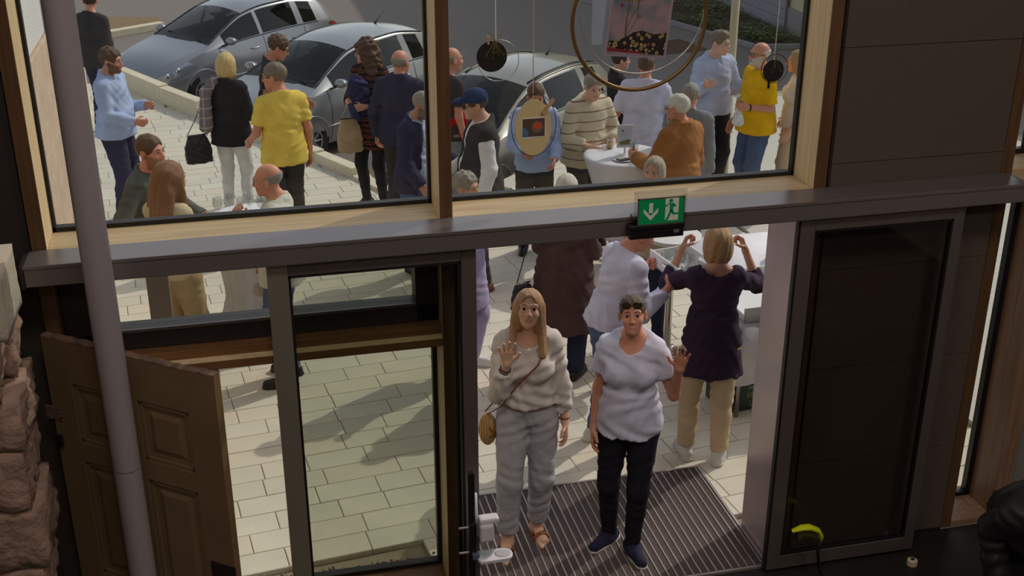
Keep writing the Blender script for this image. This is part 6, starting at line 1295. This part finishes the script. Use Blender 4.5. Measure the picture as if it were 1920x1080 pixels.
# navy jacket over the arm of the woman in the dress
p = near_pt('p9', 668, 172)+Vector((0, -.20, 0)); t = empty('draped_jacket', p); tag(t, 'navy jacket draped over the arm of the woman in the patterned dress', 'jacket')
v, f = surfnet(lambda P: su(su(rc(P, (-.02, 0, .14), (.03, .02, -.16), .085, .06), rc(P, (.05, .02, .10), (.12, .03, -.10), .06, .05), .05), rc(P, (-.08, 0, .05), (-.02, 0, -.2), .03, .03), .04)+folds(P, .012, 1.3, 4), (-.25, -.15, -.32), (.25, .2, .3), .013); link('jacket_body', npmesh('jacket_body', v, f), fabric('navy_jacket_cloth', rgb(58, 60, 96)), t, True)
MB().tube([(-.08, -.06, -.05), (-.06, -.09, -.16), (0, -.06, -.22)], [.045, .04, .035], 10).build('sleeve', MATS['navy_jacket_cloth'], t, True)
# straw bag and strap of the waving blonde
c = near_pt('w1', 918, 812)+Vector((0, .05, 0)); t = empty('straw_bag', c); tag(t, 'round straw bag on a brown strap at the hip of the waving blonde', 'bag')
M_STRAW = banded('woven_straw', [rgb(204, 168, 112), rgb(150, 112, 66)], 'X', 24, 2.0, stops=[0, .7]); MB().ell((0, 0, 0), (.055, .045, .105), 20, 12).build('bag_body', M_STRAW, t, True); MB().tube([(.0, -.05, .04), (.028, -.055, .0), (.0, -.05, -.03)], .006, 6).build('bag_loop', L_BROWN, t, True)
q = [Vector((0, 0, .10)), lp_('w1', (-.165, -.075, 1.02))-c, lp_('w1', (-.07, -.150, 1.20))-c, lp_('w1', (.05, -.165, 1.34))-c, lp_('w1', (.115, -.07, 1.46))-c, lp_('w1', (.12, .04, 1.46))-c, lp_('w1', (.04, .14, 1.25))-c, lp_('w1', (-.15, .09, 1.02))-c, Vector((-.01, .03, .10))]
strapline(q, .011, L_BROWN, t)
# camera of the woman in aubergine
a_, b_ = wp('p28', 'L'), wp('p28', 'R'); c = (a_+b_)/2; t = empty('camera', c, people['p28'][1]['rz']); t.name = 'photo_camera'; tag(t, 'small dark camera held up by the woman in aubergine', 'camera')
box('camera_body', (-.06, -.02, -.035), (.06, .02, .035), M_BLACK, t, bevel=.006); MB().lathe([(.03, -.06), (.03, -.02)], 18, (0, 0, 0), 'Y').build('lens_barrel', M_BLACK, t, 'auto'); MB().lathe([(0, -.061), (.024, -.061)], 18, (0, 0, 0), 'Y').build('lens_glass', M_DARKLENS, t)
# tray of glasses of the man in the white shirt
a_, b_ = wp('p29', 'L'), wp('p29', 'R'); c = (a_+b_)/2; rz_ = people['p29'][1]['rz']; t = empty('carrying_tray', (c.x, c.y, c.z-.02), rz_); tag(t, 'deep white carrying tray with a handle slot held by the white shirt man', 'tray')
box('tray_floor', (-.22, -.30, 0), (.22, -.01, .012), M_TOPW, t)
for x in (-.22, .208): box('side_board', (x, -.30, 0), (x+.012, -.01, .09), M_TOPW, t, bevel=.003)
for y in (-.30, -.022):
    em = MB(); em.box((-.22, y, 0), (.22, y+.012, .05)); em.box((-.22, y, .05), (-.05, y+.012, .075)); em.box((.05, y, .05), (.22, y+.012, .075)); em.box((-.22, y, .075), (.22, y+.012, .10)); em.build('end_board', M_TOPW, t, bevel=.003)
for i in range(6):
    u = Matrix.Rotation(rz_, 3, 'Z') @ Vector((-.13+.13*(i % 3), -.09-.11*(i//3), 0)); wineglass('empty tumbler in the '+('inner', 'outer')[i//3]+' row of the carrying tray, '+('first', 'second', 'third')[i % 3]+' from its slot end', c.x+u.x, c.y+u.y, c.z-.007, 'tumbler', 'glasses in the carrying tray')
# paper fan of the bald man
p = wp('p8', 'R'); t = empty('paper_fan', (p.x-.02, p.y-.02, p.z-.14)); tag(t, 'round white paper fan in the hand of the bald man', 'fan')
MB().lathe([(0, -.002), (.058, -.002), (.058, .002), (0, .002)], 28, (0, 0, 0), 'Y').build('fan_disc', mat('cream_paper', rgb(214, 204, 184), .8), t); MB().tube([(.02, 0, .05), (.035, 0, .16)], .006, 8).build('fan_stick', M_PEG, t)
# white rag held by the man in bright yellow
p = wp('p21', 'L'); t = empty('napkin', (p.x, p.y, p.z-.10)); tag(t, 'white paper napkin hanging from the hand of the man in bright yellow', 'napkin')
v, f = surfnet(lambda P: su(rc(P, (0, 0, .10), (0, 0, -.05), .02, .05), rc(P, (.02, 0, 0), (.03, 0, -.07), .03, .04), .03)+folds(P, .010, 2.2, 3), (-.12, -.12, -.14), (.12, .12, .16), .010); link('napkin_paper', npmesh('napkin_paper', v, f), F_WHITE, t, True)
# net bag of the padded jacket person
